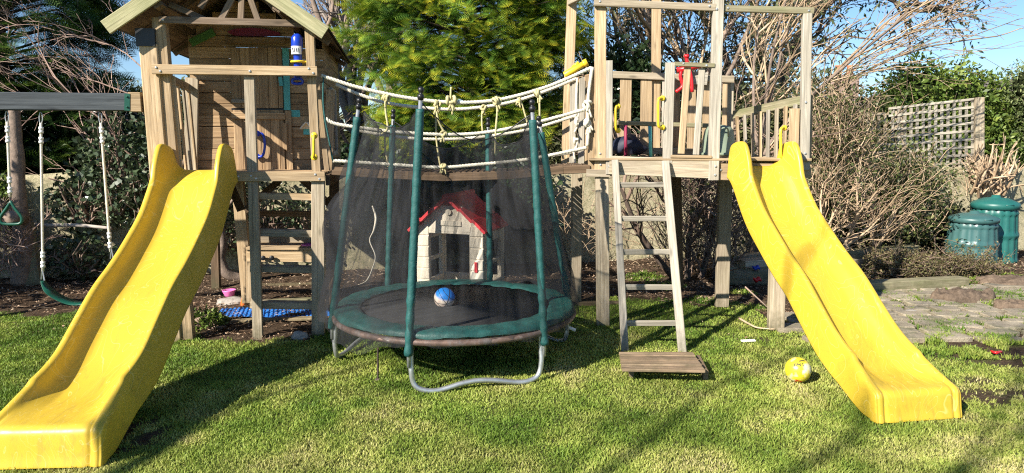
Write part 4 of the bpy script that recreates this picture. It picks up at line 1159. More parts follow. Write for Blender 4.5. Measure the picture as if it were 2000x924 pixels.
def zipf(mb):
    pts = smooth_pts([P(u, v, TC.y + .45) for u, v in ((727, 402), (734, 425), (730, 450), (722, 470), (733, 500), (727, 525), (716, 548), (700, 556))], 5)
    vs = []; 
    for i, p in enumerate(pts):
        w_ = .005 + .005 * max(0, math.sin(i / len(pts) * 9)) * (i < 18); vs += [p - Vector((w_, 0, 0)), p + Vector((w_, .005, 0))]
    mb.add(vs, [(2*i, 2*i+1, 2*i+3, 2*i+2) for i in range(len(pts)-1)])
zp = part('net_zip', 'cream', zipf, tp, True)
zp.modifiers.new('thick', 'SOLIDIFY').thickness = .002
part('ground_anchor', 'darkbark', lambda mb: (tube(mb, [P(738, 680, TC.y - .72), G(738, 742)], .008, 6), tube(mb, [G(734, 742, .01), G(742, 743, .01)], .014, 6)), tp)
part('pole_clip', 'white', lambda mb: tube(mb, [P(1112, 640, 5.78), P(1124, 645, 5.76)], .014, 8), tp)

# balls
def sphere_col(name, label, c, r, mat):
    mb = MB(); ball_mesh(mb, c, r, 40, 26); return mb.build(name, mat, None, True, origin=c)
def basketball():
    c = P(868, 584, TC.y - .02); r = 21 * c.y / FPX * .99; c.z = TZ - .023 + r
    m, nt, b, new, link = newmat('basketball_rubber'); tc = new('ShaderNodeTexCoord'); sp = new('ShaderNodeSeparateXYZ')
    mp = new('ShaderNodeMapping'); link(tc.outputs['Object'], mp.inputs[0]); mp.inputs['Rotation'].default_value = (R(-20), R(-14), 0); link(mp.outputs[0], sp.inputs[0])
    n = noise(new, link, tc.outputs['Object'], 18, 3)
    zz = new('ShaderNodeMath'); zz.operation = 'MULTIPLY_ADD'; link(n.outputs[0], zz.inputs[0]); zz.inputs[1].default_value = .03; link(sp.outputs[2], zz.inputs[2])
    f = maprange(new, link, zz.outputs[0], .030, .055, 0, 1)
    link(mixc(new, link, f, mixc(new, link, maprange(new, link, n.outputs[0], .4, .6), (.72, .62, .50), (.66, .50, .42)), (.01, .20, .62)), b.inputs['Base Color']); b.inputs['Roughness'].default_value = .5
    root = thing('basketball', 'white basketball with a blue top resting on the trampoline mat', 'basketball', c)
    mb = MB(); ball_mesh(mb, c, r, 48, 30); mb.build('shell', m, root, True)
    def seams(mb):
        ax = Vector((.25, -.85, -.35)).normalized(); e1 = ax.orthogonal().normalized(); e2 = ax.cross(e1)
        rs = r * 1.001
        for k in range(3):
            a = k * math.pi / 3 + .3; d = e1*math.cos(a) + e2*math.sin(a)
            tube(mb, [c + (ax*math.cos(t) + d*math.sin(t))*rs for t in [x*2*math.pi/48 for x in range(48)]], .0022, 5, closed=True)
        for sg in (-1, 1):
            tube(mb, [c + (e1*sg*.62 + (ax*math.cos(t) + e2*math.sin(t))*.785)*rs for t in [x*2*math.pi/48 for x in range(48)]], .0022, 5, closed=True)
    part('seam', 'black', seams, root, True)
basketball()
def yball():
    g = G(1557, 749); r = 26 * g.y / FPX * .98; c = Vector((g.x, g.y, r * .96 + .015))
    m, nt, b, new, link = newmat('ball_vinyl'); tc = new('ShaderNodeTexCoord'); o = tc.outputs['Object']
    n1 = noise(new, link, o, 9, 3); vo = new('ShaderNodeTexVoronoi'); vo.inputs['Scale'].default_value = 75; link(o, vo.inputs['Vector'])
    c1 = mixc(new, link, maprange(new, link, n1.outputs[0], .50, .62), (.66, .55, .03), (.74, .72, .50))
    n2 = noise(new, link, o, 14, 2)
    c2 = mixc(new, link, maprange(new, link, vo.outputs['Distance'], .10, .24, .8, 0), c1, (.16, .22, .10))
    link(c2, b.inputs['Base Color']); b.inputs['Roughness'].default_value = .3
    root = thing('vinyl_ball', 'yellow and white speckled vinyl ball with red marks lying on the lawn', 'ball', c)
    mb = MB(); ball_mesh(mb, c, r, 48, 30); mb.build('shell', m, root, True)
    def strip(mb, rows):
        # rows: (az, el, len, width, rot) strokes lying on the sphere
        for (az, el, L, w_, rot) in rows:
            n = Vector((math.sin(R(az))*math.cos(R(el)), -math.cos(R(az))*math.cos(R(el)), math.sin(R(el))))
            e = Vector((math.cos(R(az)), math.sin(R(az)), 0)); u_ = n.cross(e) * -1
            d = e*math.cos(R(rot)) + Vector((0, 0, 1)).cross(n).cross(n)*0 + n.cross(e)*math.sin(R(rot))*-1; s = n.cross(d)
            vs = []
            for k in range(6):
                q = d*(L*(k/5-.5))
                for sg in (-1, 1): vs.append(c + (n*r + q*r + s*sg*w_*r/2).normalized() * (r*1.006))
            mb.add(vs, [(2*k, 2*k+1, 2*k+3, 2*k+2) for k in range(5)])
    part('printed_letter', 'navy', lambda mb: strip(mb, [(-42, 40, .30, .075, 90), (-30, 42, .32, .07, 90), (-12, 42, .32, .07, 90), (-21, 42, .24, .07, 0), (4, 42, .30, .07, 90), (10, 62, .5, .12, 0)]), root)
    part('printed_band', 'red', lambda mb: strip(mb, [(-14, -42, .55, .13, 22), (-34, -48, .2, .16, 90)]), root)
yball()

# ============================================================ PLAYHOUSE
def playhouse():
    yaw = R(17); g0 = P(815, 560, 6.88); o = Vector((g0.x, g0.y, 0)); pl = Plane(o, yaw)
    r = thing('playhouse', 'small cream plastic playhouse with a red roof seen through the safety net', 'playhouse', o)
    W_ = (pl.p(944, 560, 0) - pl.p(815, 560, 0)).dot(pl.a); D_ = .62; ze = pl.p(815, 450, 0).z; zd = pl.p(880, 457, 0).z; za = pl.p(884, 396, 0).z
    q = lambda x, y, z: o + pl.a*x + pl.d*y + Vector((0, 0, z))
    x0 = W_*.19; x1 = W_*.80
    def bar(mb, xa, xb, za_, zb, y, t=.05): board(mb, q(xa, y, (za_+zb)/2), q(xb, y, (za_+zb)/2), abs(zb-za_), t, pl.d, .5, .006)
    def front(mb, y, full=True):
        bar(mb, 0, x0, 0, ze, y); bar(mb, x1, W_, 0, ze, y); bar(mb, x0 - .004, x1 + .004, zd, ze, y + .001, .047)
        f = [q(0, y, ze), q(W_, y, ze), q(W_/2 + .12, y, za - .03), q(W_/2 - .12, y, za - .03)]; b2 = [x + pl.d*.05 for x in f]
        mb.add(f + b2, [(0, 1, 2, 3), (7, 6, 5, 4), (0, 4, 5, 1), (1, 5, 6, 2), (2, 6, 7, 3), (3, 7, 4, 0)])
        for z in np.arange(.10, ze, .11):
            for xa, xb in ((.004, x0-.004), (x1+.004, W_-.004)): bar(mb, xa, xb, z, z + .095, y - .006, .01)
    part('front_wall', 'cream', lambda mb: front(mb, 0), r)
    def back(mb):
        bar(mb, 0, W_, 0, ze*.42, D_); bar(mb, 0, W_*.06, ze*.42, ze, D_); bar(mb, W_*.94, W_, ze*.42, ze, D_); bar(mb, W_*.06-.003, W_*.94+.003, ze*.9, ze, D_+.001)
    part('back_wall', 'cream', back, r)
    def side(x, sg):
        def fn(mb):
            def b_(ya, yb, z0, z1): board(mb, q(x, ya, (z0+z1)/2), q(x, yb, (z0+z1)/2), z1-z0, .04, pl.a*sg, .5, .006)
            b_(.05, D_, 0, ze*.42); b_(.05, .26, ze*.42, ze); b_(.56, D_, ze*.42, ze); b_(.257, .563, ze*.88, ze); b_(.257, .563, ze*.62, ze*.66); 
        return fn
    part('side_wall', 'cream', side(0, 1), r); part('side_wall', 'cream', side(W_, -1), r)
    for sg, nm in ((0, 1), (1, -1)):
        def rf(mb):
            for k in range(3):
                ap = q(W_/2, -.09, za + .045 - k*.0); el = q(W_/2 + (-1 if sg == 0 else 1)*(W_/2 + .01), -.09, ze - .015)
                a = ap.lerp(el, k/3.0); b2 = ap.lerp(el, (k+1)/3.0 + .03); up = (el - ap).cross(pl.d); up = -up if up.z < 0 else up; up.normalize()
                board(mb, (a+b2)/2 + up*(.014*k), (a+b2)/2 + up*(.014*k) + pl.d*(D_ + .12), (b2-a).length, .026, up, .5, .006)
        part('roof', 'redroof', rf, r)
    part('roof_ridge', 'redroof', lambda mb: tube(mb, [q(W_/2, -.10, za + .06), q(W_/2, D_+.05, za + .06)], .03, 10), r, True)
    part('letter_slot', 'redroof', lambda mb: board(mb, q(x1 + .07, -.018, .52), q(x1 + .07, -.018, .62), .03, .012, pl.d, .3), r)
    # moulded crest over the door
    part('moulding', 'cream', lambda mb: (board(mb, q(W_*.36, -.012, za-.20), q(W_*.68, -.012, za-.20), .05, .012, pl.d, .4, .004), lathe(mb, q(W_/2, -.01, za-.09), [(.03, -.01), (.03, .012)], 14, axis=-pl.d)), r)
    part('counter', 'cream', lambda mb: board(mb, q(.06, D_ - .22, .30), q(W_-.06, D_-.22, .30), .2, .03, Vector((0, 0, -1)), .4), r)
playhouse()
# ============================================================ COMPOSTERS AND GARDEN THINGS
def composter(name, label, u, vb, vt, wb_px, wt_px, mat, Y=None):
    g = G(u, vb); Y = g.y; c = Vector((g.x, g.y, 0)); rb = wb_px * Y / FPX / 2; rt_ = wt_px * Y / FPX / 2; H = P(u, vt, Y).z
    r = thing(name, label, 'compost bin', c, 'plastic compost bins')
    n = 72
    def body(mb):
        rows = []; N = 26
        for j in range(N + 1):
            f = j / N; z = H*.80*f; rr = rb + (rt_ - rb) * f**1.3
            band = any(abs(f - q) < .03 for q in (.03, .52, .93))
            rows.append((rr + (.012 if band else 0), z, band))
        vs = []
        for (rr, z, band) in rows:
            for k in range(n):
                a = 2*math.pi*k/n; rib = 0 if band else (-.020 if k % 4 == 0 else 0)
                vs.append(c + Vector(((rr + rib)*math.cos(a), (rr + rib)*math.sin(a), z)))
        mb.add(vs, [(j*n+k, j*n+(k+1) % n, (j+1)*n+(k+1) % n, (j+1)*n+k) for j in range(N) for k in range(n)])
    part('body', mat, body, r, True)
    part('lid', mat, lambda mb: lathe(mb, c, [(rt_*.9, H*.79), (rt_+.022, H*.80), (rt_+.026, H*.87), (rt_+.005, H*.895), (rt_*.55, H*.955), (rt_*.22, H*.965), (rt_*.18, H), (.001, H*1.0)], 48), r, True)
    part('lid_grip', mat, lambda mb: tube(mb, [c + Vector((-.06, -rt_-.02, H*.87)), c + Vector((.06, -rt_-.02, H*.87))], .010, 6), r, True)
composter('compost_bin', 'short dark green ribbed compost bin standing in front of the taller one', 1894, 517, 412, 94, 80, 'compost')
composter('compost_bin', 'tall teal ribbed compost bin standing behind the shorter one', 1934, 509, 381, 88, 76, 'compost2')

def trellis():
    yw = lambda u: 11.55
    a = P(1745, 270, 11.3); b_ = P(1915, 270, 11.3)
    pl = Plane(Vector((P(1830, 270, 11.6).x, 11.6, 0)), R(8))
    r = thing('trellis', 'weathered square lattice trellis panel between two posts on the garden wall', 'trellis', Vector((pl.o.x, pl.o.y, 1.3)))
    tp_ = lambda n, m, *a, **k: part(n, m, lambda mb: pb(mb, pl, *a, **k), r)
    tp_('post', 'grey', -.06, 1915, 190, 1914, 345, 16, .07, tint=.7)
    tp_('post', 'grey', .04, 1757, 214, 1756, 345, 16, .06, tint=.6)
    def lat(mb):
        for k in range(15):
            u = 1744 + k * 12.0; f = (u - 1744) / 170; vt = 214 - 20*f
            pb(mb, pl, .012, u, vt, u - 1, 338, 5.5, .014)
        for k in range(10):
            v = 212 + k*14.2; pb(mb, pl, -.002, 1736, v, 1908, v - 19 + k*1.4, 4.6, .014)
    part('lattice', 'silver', lat, r)
trellis()
tr2 = thing('trellis', 'grey lattice trellis remnant half hidden by brambles', 'trellis', P(1710, 240, 11.6))
def lat2(mb):
    pl = Plane(Vector((0, P(1710, 240, 11.8).y, 0)), R(4))
    for k in range(4): pb(mb, pl, .012, 1693 + k*12, 220, 1693 + k*12, 330, 5, .014)
    for k in range(7): pb(mb, pl, 0, 1688, 224 + k*15, 1736, 222 + k*15, 4.5, .014)
part('lattice', 'grey', lat2, tr2)

def simple_board(name, label, cat, mat, fn, origin, smooth=False):
    mb = MB(); fn(mb); return tag(mb.build(name, M[mat], None, smooth, origin=origin), label, cat)
def gboard(u0, v0, u1, v1, w_, t, z0=0.0, tt=None, up=True):
    """a plank lying on the ground between two picture positions"""
    def fn(mb):
        a = G(u0, v0, z0 + t); b_ = G(u1, v1, z0 + t); board(mb, a, b_, w_, t, Vector((0, 0, -1)), tt, .006)
    return fn
simple_board('timber_sleeper', 'long mossy timber sleeper lying between the paving and the brush pile', 'timber', 'green_wood', gboard(1560, 556, 1882, 541, .18, .13, 0, .8), G(1720, 548))
simple_board('timber_sleeper', 'short pale timber stacked above the hedge clippings behind the right slide', 'timber', 'grey', gboard(1600, 512, 1705, 500, .22, .16, .0, .7), G(1650, 506))
simple_board('timber_sleeper', 'dark timber block lying under the brambles left of the compost bins', 'timber', 'green_wood', gboard(1640, 490, 1784, 478, .2, .16, .12, .7), G(1710, 484))
simple_board('timber_offcut', 'pale timber offcut lying on top of the green climbing panel', 'timber', 'grey', gboard(1446, 508, 1522, 502, .20, .10, .15, .9), G(1485, 505))
simple_board('timber_offcut', 'second timber offcut behind the pale one on the climbing panel', 'timber', 'grey', gboard(1424, 500, 1500, 492, .16, .08, .13, .5), G(1465, 495))
def climb():
    r = thing('climbing_panel', 'grey green plank climbing panel with blue and red holds on the soil', 'climbing panel', G(1465, 555))
    def fn(mb):
        for k in range(4):
            f = (k + .5)/4; a = G(1422, 553, .04).lerp(G(1418, 512, .20), f); b_ = G(1540, 556, .04).lerp(G(1540, 508, .20), f)
            board(mb, a, b_, (G(1422, 553, .04) - G(1418, 512, .20)).length/4 - .005, .03, (b_-a).cross(G(1422, 553, .04) - G(1418, 512, .20)) * (1 if ((b_-a).cross(G(1422, 553, .04) - G(1418, 512, .20))).z < 0 else -1), .4 + .1*k)
    part('planks', 'green_wood', fn, r)
    part('support', 'green_wood', lambda mb: box(mb, G(1490, 520), 1.1, .5, .10), r)
    for (u, v, m_) in ((1477, 523, 'blue'), (1479, 546, 'red')):
        c = G(u, v, .10 if v > 530 else .17)
        def h(mb):
            ball_mesh(mb, Vector((0, 0, 0)), 1, 16, 10); mb.v = [(c.x + x*.055, c.y + y*.04 , c.z + z*.03 + .012*math.sin(5*x)) for x, y, z in mb.v]
        part('climbing_hold', m_, h, r, True)
climb()
def turf(name, label, u, v, rx, ry, h, seed):
    c = G(u, v); mb = MB(); n = 60; m_ = 16; rr = random.Random(seed); vs = []
    ph = [.95 + .35*mnoise.noise(Vector((math.cos(k/n*6.283)*1.6, math.sin(k/n*6.283)*1.6, seed))) + rr.uniform(-.03, .03) for k in range(n)]
    for j in range(m_):
        f = j / (m_ - 1); rad = math.cos(f * math.pi/2)**.35 if j < m_-1 else .001; z = h * math.sin(f * math.pi/2)**.6
        for k in range(n):
            a = 2*math.pi*k/n; w_ = 1
            vs.append(c + Vector((rx*rad*ph[k]*math.cos(a)*w_, ry*rad*ph[k]*math.sin(a)*w_, z * (1 + .5*mnoise.noise(Vector((math.cos(k/n*6.283)*rad*3, math.sin(k/n*6.283)*rad*3, seed+4))) + .25*mnoise.noise(Vector((math.cos(k/n*6.283)*rad*11, math.sin(k/n*6.283)*rad*11, seed+4)))) - .01)))
    mb.add(vs, [(j*n+k, j*n+(k+1) % n, (j+1)*n+(k+1) % n, (j+1)*n+k) for j in range(m_-1) for k in range(n)], None, 0.0)
    tag(mb.build(name, M['sod'], None, True, origin=c), label, 'turf')
M['sod'] = plain('sod_earth', (.15, .11, .078), .95, .5, 25, bmp=1.0, spec=.1, dirt=(.20, .15, .11), dirt_amt=.6, dirt_scale=40)
turf('turf_sod', 'upturned brown turf sod lying on the edge of the paving', 1880, 588, .37, .17, .12, 2)
turf('turf_sod', 'low brown earth sod at the right edge behind the paving', 1985, 602, .30, .12, .08, 5)
turf('turf_sod', 'brown soil mound at the right edge below the compost bins', 1980, 556, .55, .25, .10, 8)
# play things and planks under the left tower
def mudk():
    r = thing('mud_kitchen', 'small wooden play kitchen bench with two black knobs under the left tower', 'play kitchen', G(565, 580))
    k = lambda n, m, *a, **kk: part(n, m, lambda mb: pb(mb, LT, *a, **kk), r)
    s = 1.15
    k('drawer_front', 'tan', s, 482, 500, 662, 501, 24, .03, tint=.9)
    k('worktop', 'tan', s - .02, 480, 486, 664, 487, 5, .42, tint=.7)
    k('back_board', 'grey', s + .40, 490, 470, 655, 472, 22, .02, tint=.3)
    k('shelf', 'dark_wood', s + .34, 486, 417, 655, 419, 11, .10, tint=.9)
    for (u, s_) in ((486, s + .01), (657, s + .01), (492, s + .38), (650, s + .38)):
        k('leg', 'tan', s_, u, 490 if s_ < s + .2 else 414, u + 1, 592 if s_ < s + .2 else 575, 11, .05, tint=.6)
    for u in (515, 532): part('knob', 'black', lambda mb: lathe(mb, LT.p(u, 503, s), [(.012, 0), (.012, .02), (.026, .025), (.026, .04), (.012, .045)], 14, axis=-LT.d), r, True)
mudk()
def bowl(name, label, u, v, r_, h, mat, z=0.0):
    c = G(u, v, z); mb = MB(); lathe(mb, c, [(r_*.6, 0), (r_*.65, .004), (r_*.95, h*.8), (r_, h), (r_*.92, h), (r_*.6, .015), (.001, .012)], 24); tag(mb.build(name, M[mat], None, True, origin=c), label, name.replace('_', ' '))
bowl('toy_bowl', 'small pink plastic bowl on a flat stone under the left tower', 448, 578, .075, .07, 'pink', .06)
_c = LT.p(602, 483, 1.32); mb = MB(); lathe(mb, _c, [(.04, 0), (.075, .035), (.068, .038), (.035, .01), (.001, .01)], 20); tag(mb.build('toy_dish', M['pink'], None, True, origin=_c), 'pink plastic dish on the wooden play kitchen bench', 'toy dish')
def rock(name, label, u, v, rx, ry, rz, seed, mat='stone'):
    c = G(u, v); mb = MB(); ball_mesh(mb, Vector((0, 0, 0)), 1, 16, 10)
    out = []
    for x, y, z in mb.v:
        k = 1 + .25*mnoise.noise(Vector((x*1.5+seed, y*1.5, z*1.5)))
        out.append((c.x + x*rx*k, c.y + y*ry*k, max(-.02, z*rz*k + rz*.3)))
    mb.v = out; tag(mb.build(name, M[mat], None, False, origin=c), label, 'stone')
rock('stone', 'flat pale grey stone under the pink bowl', 450, 593, .17, .11, .055, 3)
rock('stone', 'pale rounded stone lying on the paving slabs', 1778, 612, .10, .05, .03, 6)
rock('stone', 'dark stone beside the post at the foot of the left tower', 586, 660, .08, .05, .05, 9)
c = G(479, 598); mb = MB(); tube(mb, smooth_pts([c + Vector((-.02, 0, .0)), c + Vector((-.01, 0, .07)), c + Vector((.03, 0, .12)), c + Vector((.06, 0, .10))], 4), .03, 10); tag(mb.build('orange_toy', M['orange'], None, True, origin=c), 'bright orange plastic toy leaning on the rear post of the left tower', 'toy')
def mats():
    c0 = [G(432, 604, .02), G(640, 601, .02), G(648, 618, .02), G(420, 621, .02)]
    mb = MB(); NX = 26; NY = 5; vs = []
    for j in range(NY*3+1):
        for i in range(NX*3+1):
            f = i/(NX*3); g = j/(NY*3); q = c0[3].lerp(c0[2], f).lerp(c0[0].lerp(c0[1], f), g); up = .014 if (i % 3 and j % 3) else 0
            vs.append(q + Vector((0, 0, up + .01*math.sin(f*7))))
    n = NX*3+1
    mb.add(vs, [(j*n+i, j*n+i+1, (j+1)*n+i+1, (j+1)*n+i) for j in range(NY*3) for i in range(NX*3)])
    tag(mb.build('rubber_mat', M['ltblue'], None, False, origin=c0[0]), 'bright blue studded mat on the soil under the left tower', 'mat')
mats()
simple_board('plank', 'long pale plank lying in front of the blue mat', 'plank', 'tan', gboard(452, 625, 628, 618, .09, .03, 0, .7), G(540, 622))
simple_board('plank', 'mossy short plank behind the blue mat under the left tower', 'plank', 'green_wood', gboard(512, 586, 622, 582, .10, .09, 0, .6), G(560, 584))
simple_board('plank', 'thin plank resting on the soil further behind the blue mat', 'plank', 'dark_wood', gboard(478, 556, 610, 552, .10, .03, 0, .9), G(540, 554))
simple_board('plank', 'thin branch-like board lying across the soil behind the ladder', 'plank', 'dark_wood', gboard(1100, 590, 1210, 588, .08, .05, 0, .6), G(1150, 589))
mb = MB(); tube(mb, smooth_pts([G(1444, 622, .01), G(1462, 632, .02), G(1480, 640, .02), G(1514, 643, .02)], 4), .012, 6, r2=.006); tag(mb.build('fallen_branch', M['twig_tan'], None, True, origin=G(1480, 635)), 'curved bare branch lying on the lawn left of the right slide post', 'branch')
mb = MB(); tube(mb, [G(1455, 560, .25), G(1512, 612, .0)], .009, 6, r2=.006); tag(mb.build('fallen_branch', M['twig'], None, True, origin=G(1512, 612)), 'straight bare stick leaning on the green climbing panel', 'branch')
mb = MB(); board(mb, G(1448, 665, .02), G(1475, 664, .02), .03, .008, Vector((0, .3, -1)), .5); tag(mb.build('litter_scrap', M['white'], None, False, origin=G(1460, 665)), 'white scrap of plastic on the lawn near the ladder step', 'litter')
mb = MB(); tube(mb, smooth_pts([G(1936, 686, .02), G(1945, 689, .03), G(1956, 687, .02)], 4), .012, 6); tag(mb.build('toy_piece', M['red'], None, True, origin=G(1945, 687)), 'small red plastic toy piece on the paving near the right edge', 'toy')
mb = MB(); board(mb, G(62, 558, .0), P(40, 434, G(62, 558).y + .1), .22, .09, Vector((0, 1, 0)), .6); tag(mb.build('wooden_stake', M['green_wood'], None, False, origin=G(62, 558)), 'mossy leaning timber stake beside the tree trunk at the left', 'stake')
mb = MB(); tube(mb, smooth_pts([P(45, 437, 8.9), P(90, 440, 8.85), P(150, 440, 8.8), P(218, 446, 8.8)], 4), .022, 8, wob=.08); tag(mb.build('wooden_pole', M['twig_pale'], None, True, origin=P(130, 440, 8.85)), 'horizontal thin wooden pole tied between the left trunk and the ivy', 'pole')

# ============================================================ VEGETATION
def unit(v): return v / np.maximum(np.linalg.norm(v, axis=1, keepdims=True), 1e-9)
def leaf_quads(Pn, Dn, size, asp=.5, fold=.15):
    """n diamond leaves: base Pn, pointing along Dn"""
    n = len(Pn); Dn = unit(Dn); rnd = unit(RNG.normal(size=(n, 3))); S = unit(np.cross(Dn, rnd)); U = np.cross(S, Dn)
    size = np.asarray(size)[:, None]; V = np.empty((n, 4, 3))
    V[:, 0] = Pn; V[:, 1] = Pn + Dn*size*.5 + S*size*asp*.5 + U*size*fold; V[:, 2] = Pn + Dn*size; V[:, 3] = Pn + Dn*size*.5 - S*size*asp*.5 + U*size*fold
    F = np.arange(n)[:, None]*4 + np.array([[0, 1, 2, 3]])
    return V.reshape(-1, 3), F
FROND = []   # template: (x along, y side, z) triangles of a flat drooping spray
def make_frond():
    tri = []; rr = random.Random(2)
    nb = 8
    def P_(x): return np.array([x, 0, -.28*x*x])
    for k in range(nb):
        x = .08 + .88*k/nb; L = .42*math.sin(math.pi*(.18 + .80*k/nb))**.8
        for sg in (-1, 1):
            b0 = P_(x); b1 = P_(x + .045); tip = np.array([x + L*.75, sg*L, -.28*(x+L*.5)**2 - .10*L])
            tri.append((b0, b1, tip))
            mid = b0 + (tip-b0)*.55; t2 = mid + np.array([L*.45, sg*L*.02, -.05*L]); tri.append((mid*.9 + b0*.1, mid + np.array([.03, 0, 0]), t2))
    tri.append((P_(.0) + np.array([0, .012, 0]), P_(.0) - np.array([0, .012, 0]), P_(1.05)))
    return np.array(tri)
FROND = make_frond()
def fronds(Pn, Dn, size, roll=.5):
    n = len(Pn); D = unit(Dn); up = np.tile(np.array([[0, 0, 1.0]]), (n, 1)) + RNG.normal(size=(n, 3))*roll
    S = unit(np.cross(up, D)); U = np.cross(D, S); T = FROND.reshape(-1, 3); k = len(T)
    size = np.asarray(size)
    V = (Pn[:, None, :] + size[:, None, None]*(T[None, :, 0:1]*D[:, None, :] + T[None, :, 1:2]*S[:, None, :] + T[None, :, 2:3]*U[:, None, :])).reshape(-1, 3)
    F = np.arange(n*k).reshape(-1, 3)
    tipx = np.tile(np.clip(T[:, 0] + .35*np.abs(T[:, 1]), 0, 1), n)
    return V, F, tipx
def conifer(name, label, c, z0, z1, rad, nbr, per, size, stops, trunk_r, fr_gold=1.0, seed=0, view=None):
    """c base; crown from z0 to z1, rad(f) the radius at fraction f of its height"""
    rg = np.random.default_rng(seed)
    f = rg.random(nbr)**1.15; a = rg.random(nbr)*2*np.pi
    r = np.array([rad(x) for x in f]) * (.72 + .34*rg.random(nbr)) * (1 + .13*np.sin(a*3 + f*9) + .08*np.sin(a*7 - f*17))
    z = z0 + (z1 - z0)*f
    tips = np.stack([c[0] + r*np.cos(a), c[1] + r*np.sin(a), z], 1)
    Pn = []; Dn = []; Sz = []; Tt = []
    for i in range(nbr):
        out = np.array([math.cos(a[i]), math.sin(a[i]), .15 - .1*f[i]])
        # the spray-bearing end of a branch, curving up then over
        m = per; t = rg.random(m)**.8
        spread = rg.normal(size=(m, 3))*np.array([.15, .15, .09])*(.5 + .7*(1-t))[:, None]
        side = np.array([-out[1], out[0], 0])
        p = tips[i] - out*(1 - t)[:, None]*.75 + spread + np.array([0, 0, 1.0])*(-.15*(t-.5)**2)[:, None]
        d = out*(.5 + .6*rg.random(m))[:, None] + side*(rg.normal(size=m)*.55)[:, None] + np.array([0, 0, 1.0])*(rg.normal(size=m)*.25 - .05)[:, None]
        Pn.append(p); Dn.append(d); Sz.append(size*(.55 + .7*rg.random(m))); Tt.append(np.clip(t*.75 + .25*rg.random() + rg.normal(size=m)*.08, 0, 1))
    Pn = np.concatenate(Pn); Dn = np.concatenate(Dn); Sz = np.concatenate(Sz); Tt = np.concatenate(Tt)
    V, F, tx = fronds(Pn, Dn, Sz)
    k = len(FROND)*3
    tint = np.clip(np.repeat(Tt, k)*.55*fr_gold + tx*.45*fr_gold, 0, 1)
    root = thing(name, label, 'conifer', Vector(c))
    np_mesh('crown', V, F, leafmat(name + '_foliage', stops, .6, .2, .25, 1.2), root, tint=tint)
    def tk(mb):
        tube(mb, [Vector(c) + Vector((.05*math.sin(q*3), .03*math.cos(q*4), z1*.93*q)) for q in [x/12 for x in range(13)]], trunk_r, 10, r2=.03, wob=.1)
        for i in range(0, nbr, 2):
            e = Vector(tips[i]); s = Vector((c[0], c[1], max(.3, e.z - .25))); tube(mb, [s, s.lerp(e, .5) + Vector((0, 0, .08)), s.lerp(e, .9)], .022, 4, r2=.006, caps=False)
    part('trunk', 'darkbark', tk, root, True)
    return root
_gx = P(912, 200, 11.3)
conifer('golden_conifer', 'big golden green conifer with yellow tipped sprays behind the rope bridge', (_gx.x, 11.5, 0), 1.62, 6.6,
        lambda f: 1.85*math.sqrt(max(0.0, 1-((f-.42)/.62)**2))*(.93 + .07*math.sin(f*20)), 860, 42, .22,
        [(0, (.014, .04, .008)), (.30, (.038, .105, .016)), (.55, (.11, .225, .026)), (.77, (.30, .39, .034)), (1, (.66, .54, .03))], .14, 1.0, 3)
_dx = P(70, 200, 9.9)
conifer('dark_conifer', 'dark green conifer filling the top left corner behind the swings', (_dx.x - .75, 10.3, 0), 1.6, 6.8,
        lambda f: 1.75*math.sqrt(max(0.0, 1-((f-.40)/.64)**2)), 460, 34, .30,
        [(0, (.006, .016, .005)), (.5, (.014, .045, .010)), (.75, (.06, .13, .018)), (1, (.20, .28, .04))], .14, .95, 5)

# ---- bare branching
def grow(p, d, L, r, lev, out, pr, rg):
    n = pr.get('seg', 5); pts = [p]; dd = d.normalized(); kink = pr.get('kink', .22); trop = pr.get('trop', Vector((0, 0, .06)))
    for i in range(n):
        dd = (dd + Vector((rg.gauss(0, kink), rg.gauss(0, kink), rg.gauss(0, kink)))*.6 + trop).normalized()
        pts.append(pts[-1] + dd * (L/n))
    out.append((pts, r, max(r*.55, pr.get('rmin', .0025))))
    if lev >= pr['lev']: return
    nc = pr['kids'][min(lev, len(pr['kids'])-1)]
    for k in range(nc):
        t = rg.uniform(.25, 1.0) if k else 1.0
        i = min(n-1, int(t*n)); q = pts[i].lerp(pts[i+1], t*n - i)
        base = (pts[i+1] - pts[i]).normalized(); ax = base.orthogonal().normalized(); ax = Matrix.Rotation(rg.uniform(0, 6.283), 3, base) @ ax
        ang = rg.uniform(*pr.get('ang', (.35, .9))) * (.5 if t == 1.0 else 1)
        nd = base*math.cos(ang) + ax*math.sin(ang)
        grow(q, nd, L*rg.uniform(*pr.get('len', (.55, .8))), max(r*rg.uniform(.42, .65), pr.get('rmin', .0025)), lev+1, out, pr, rg)
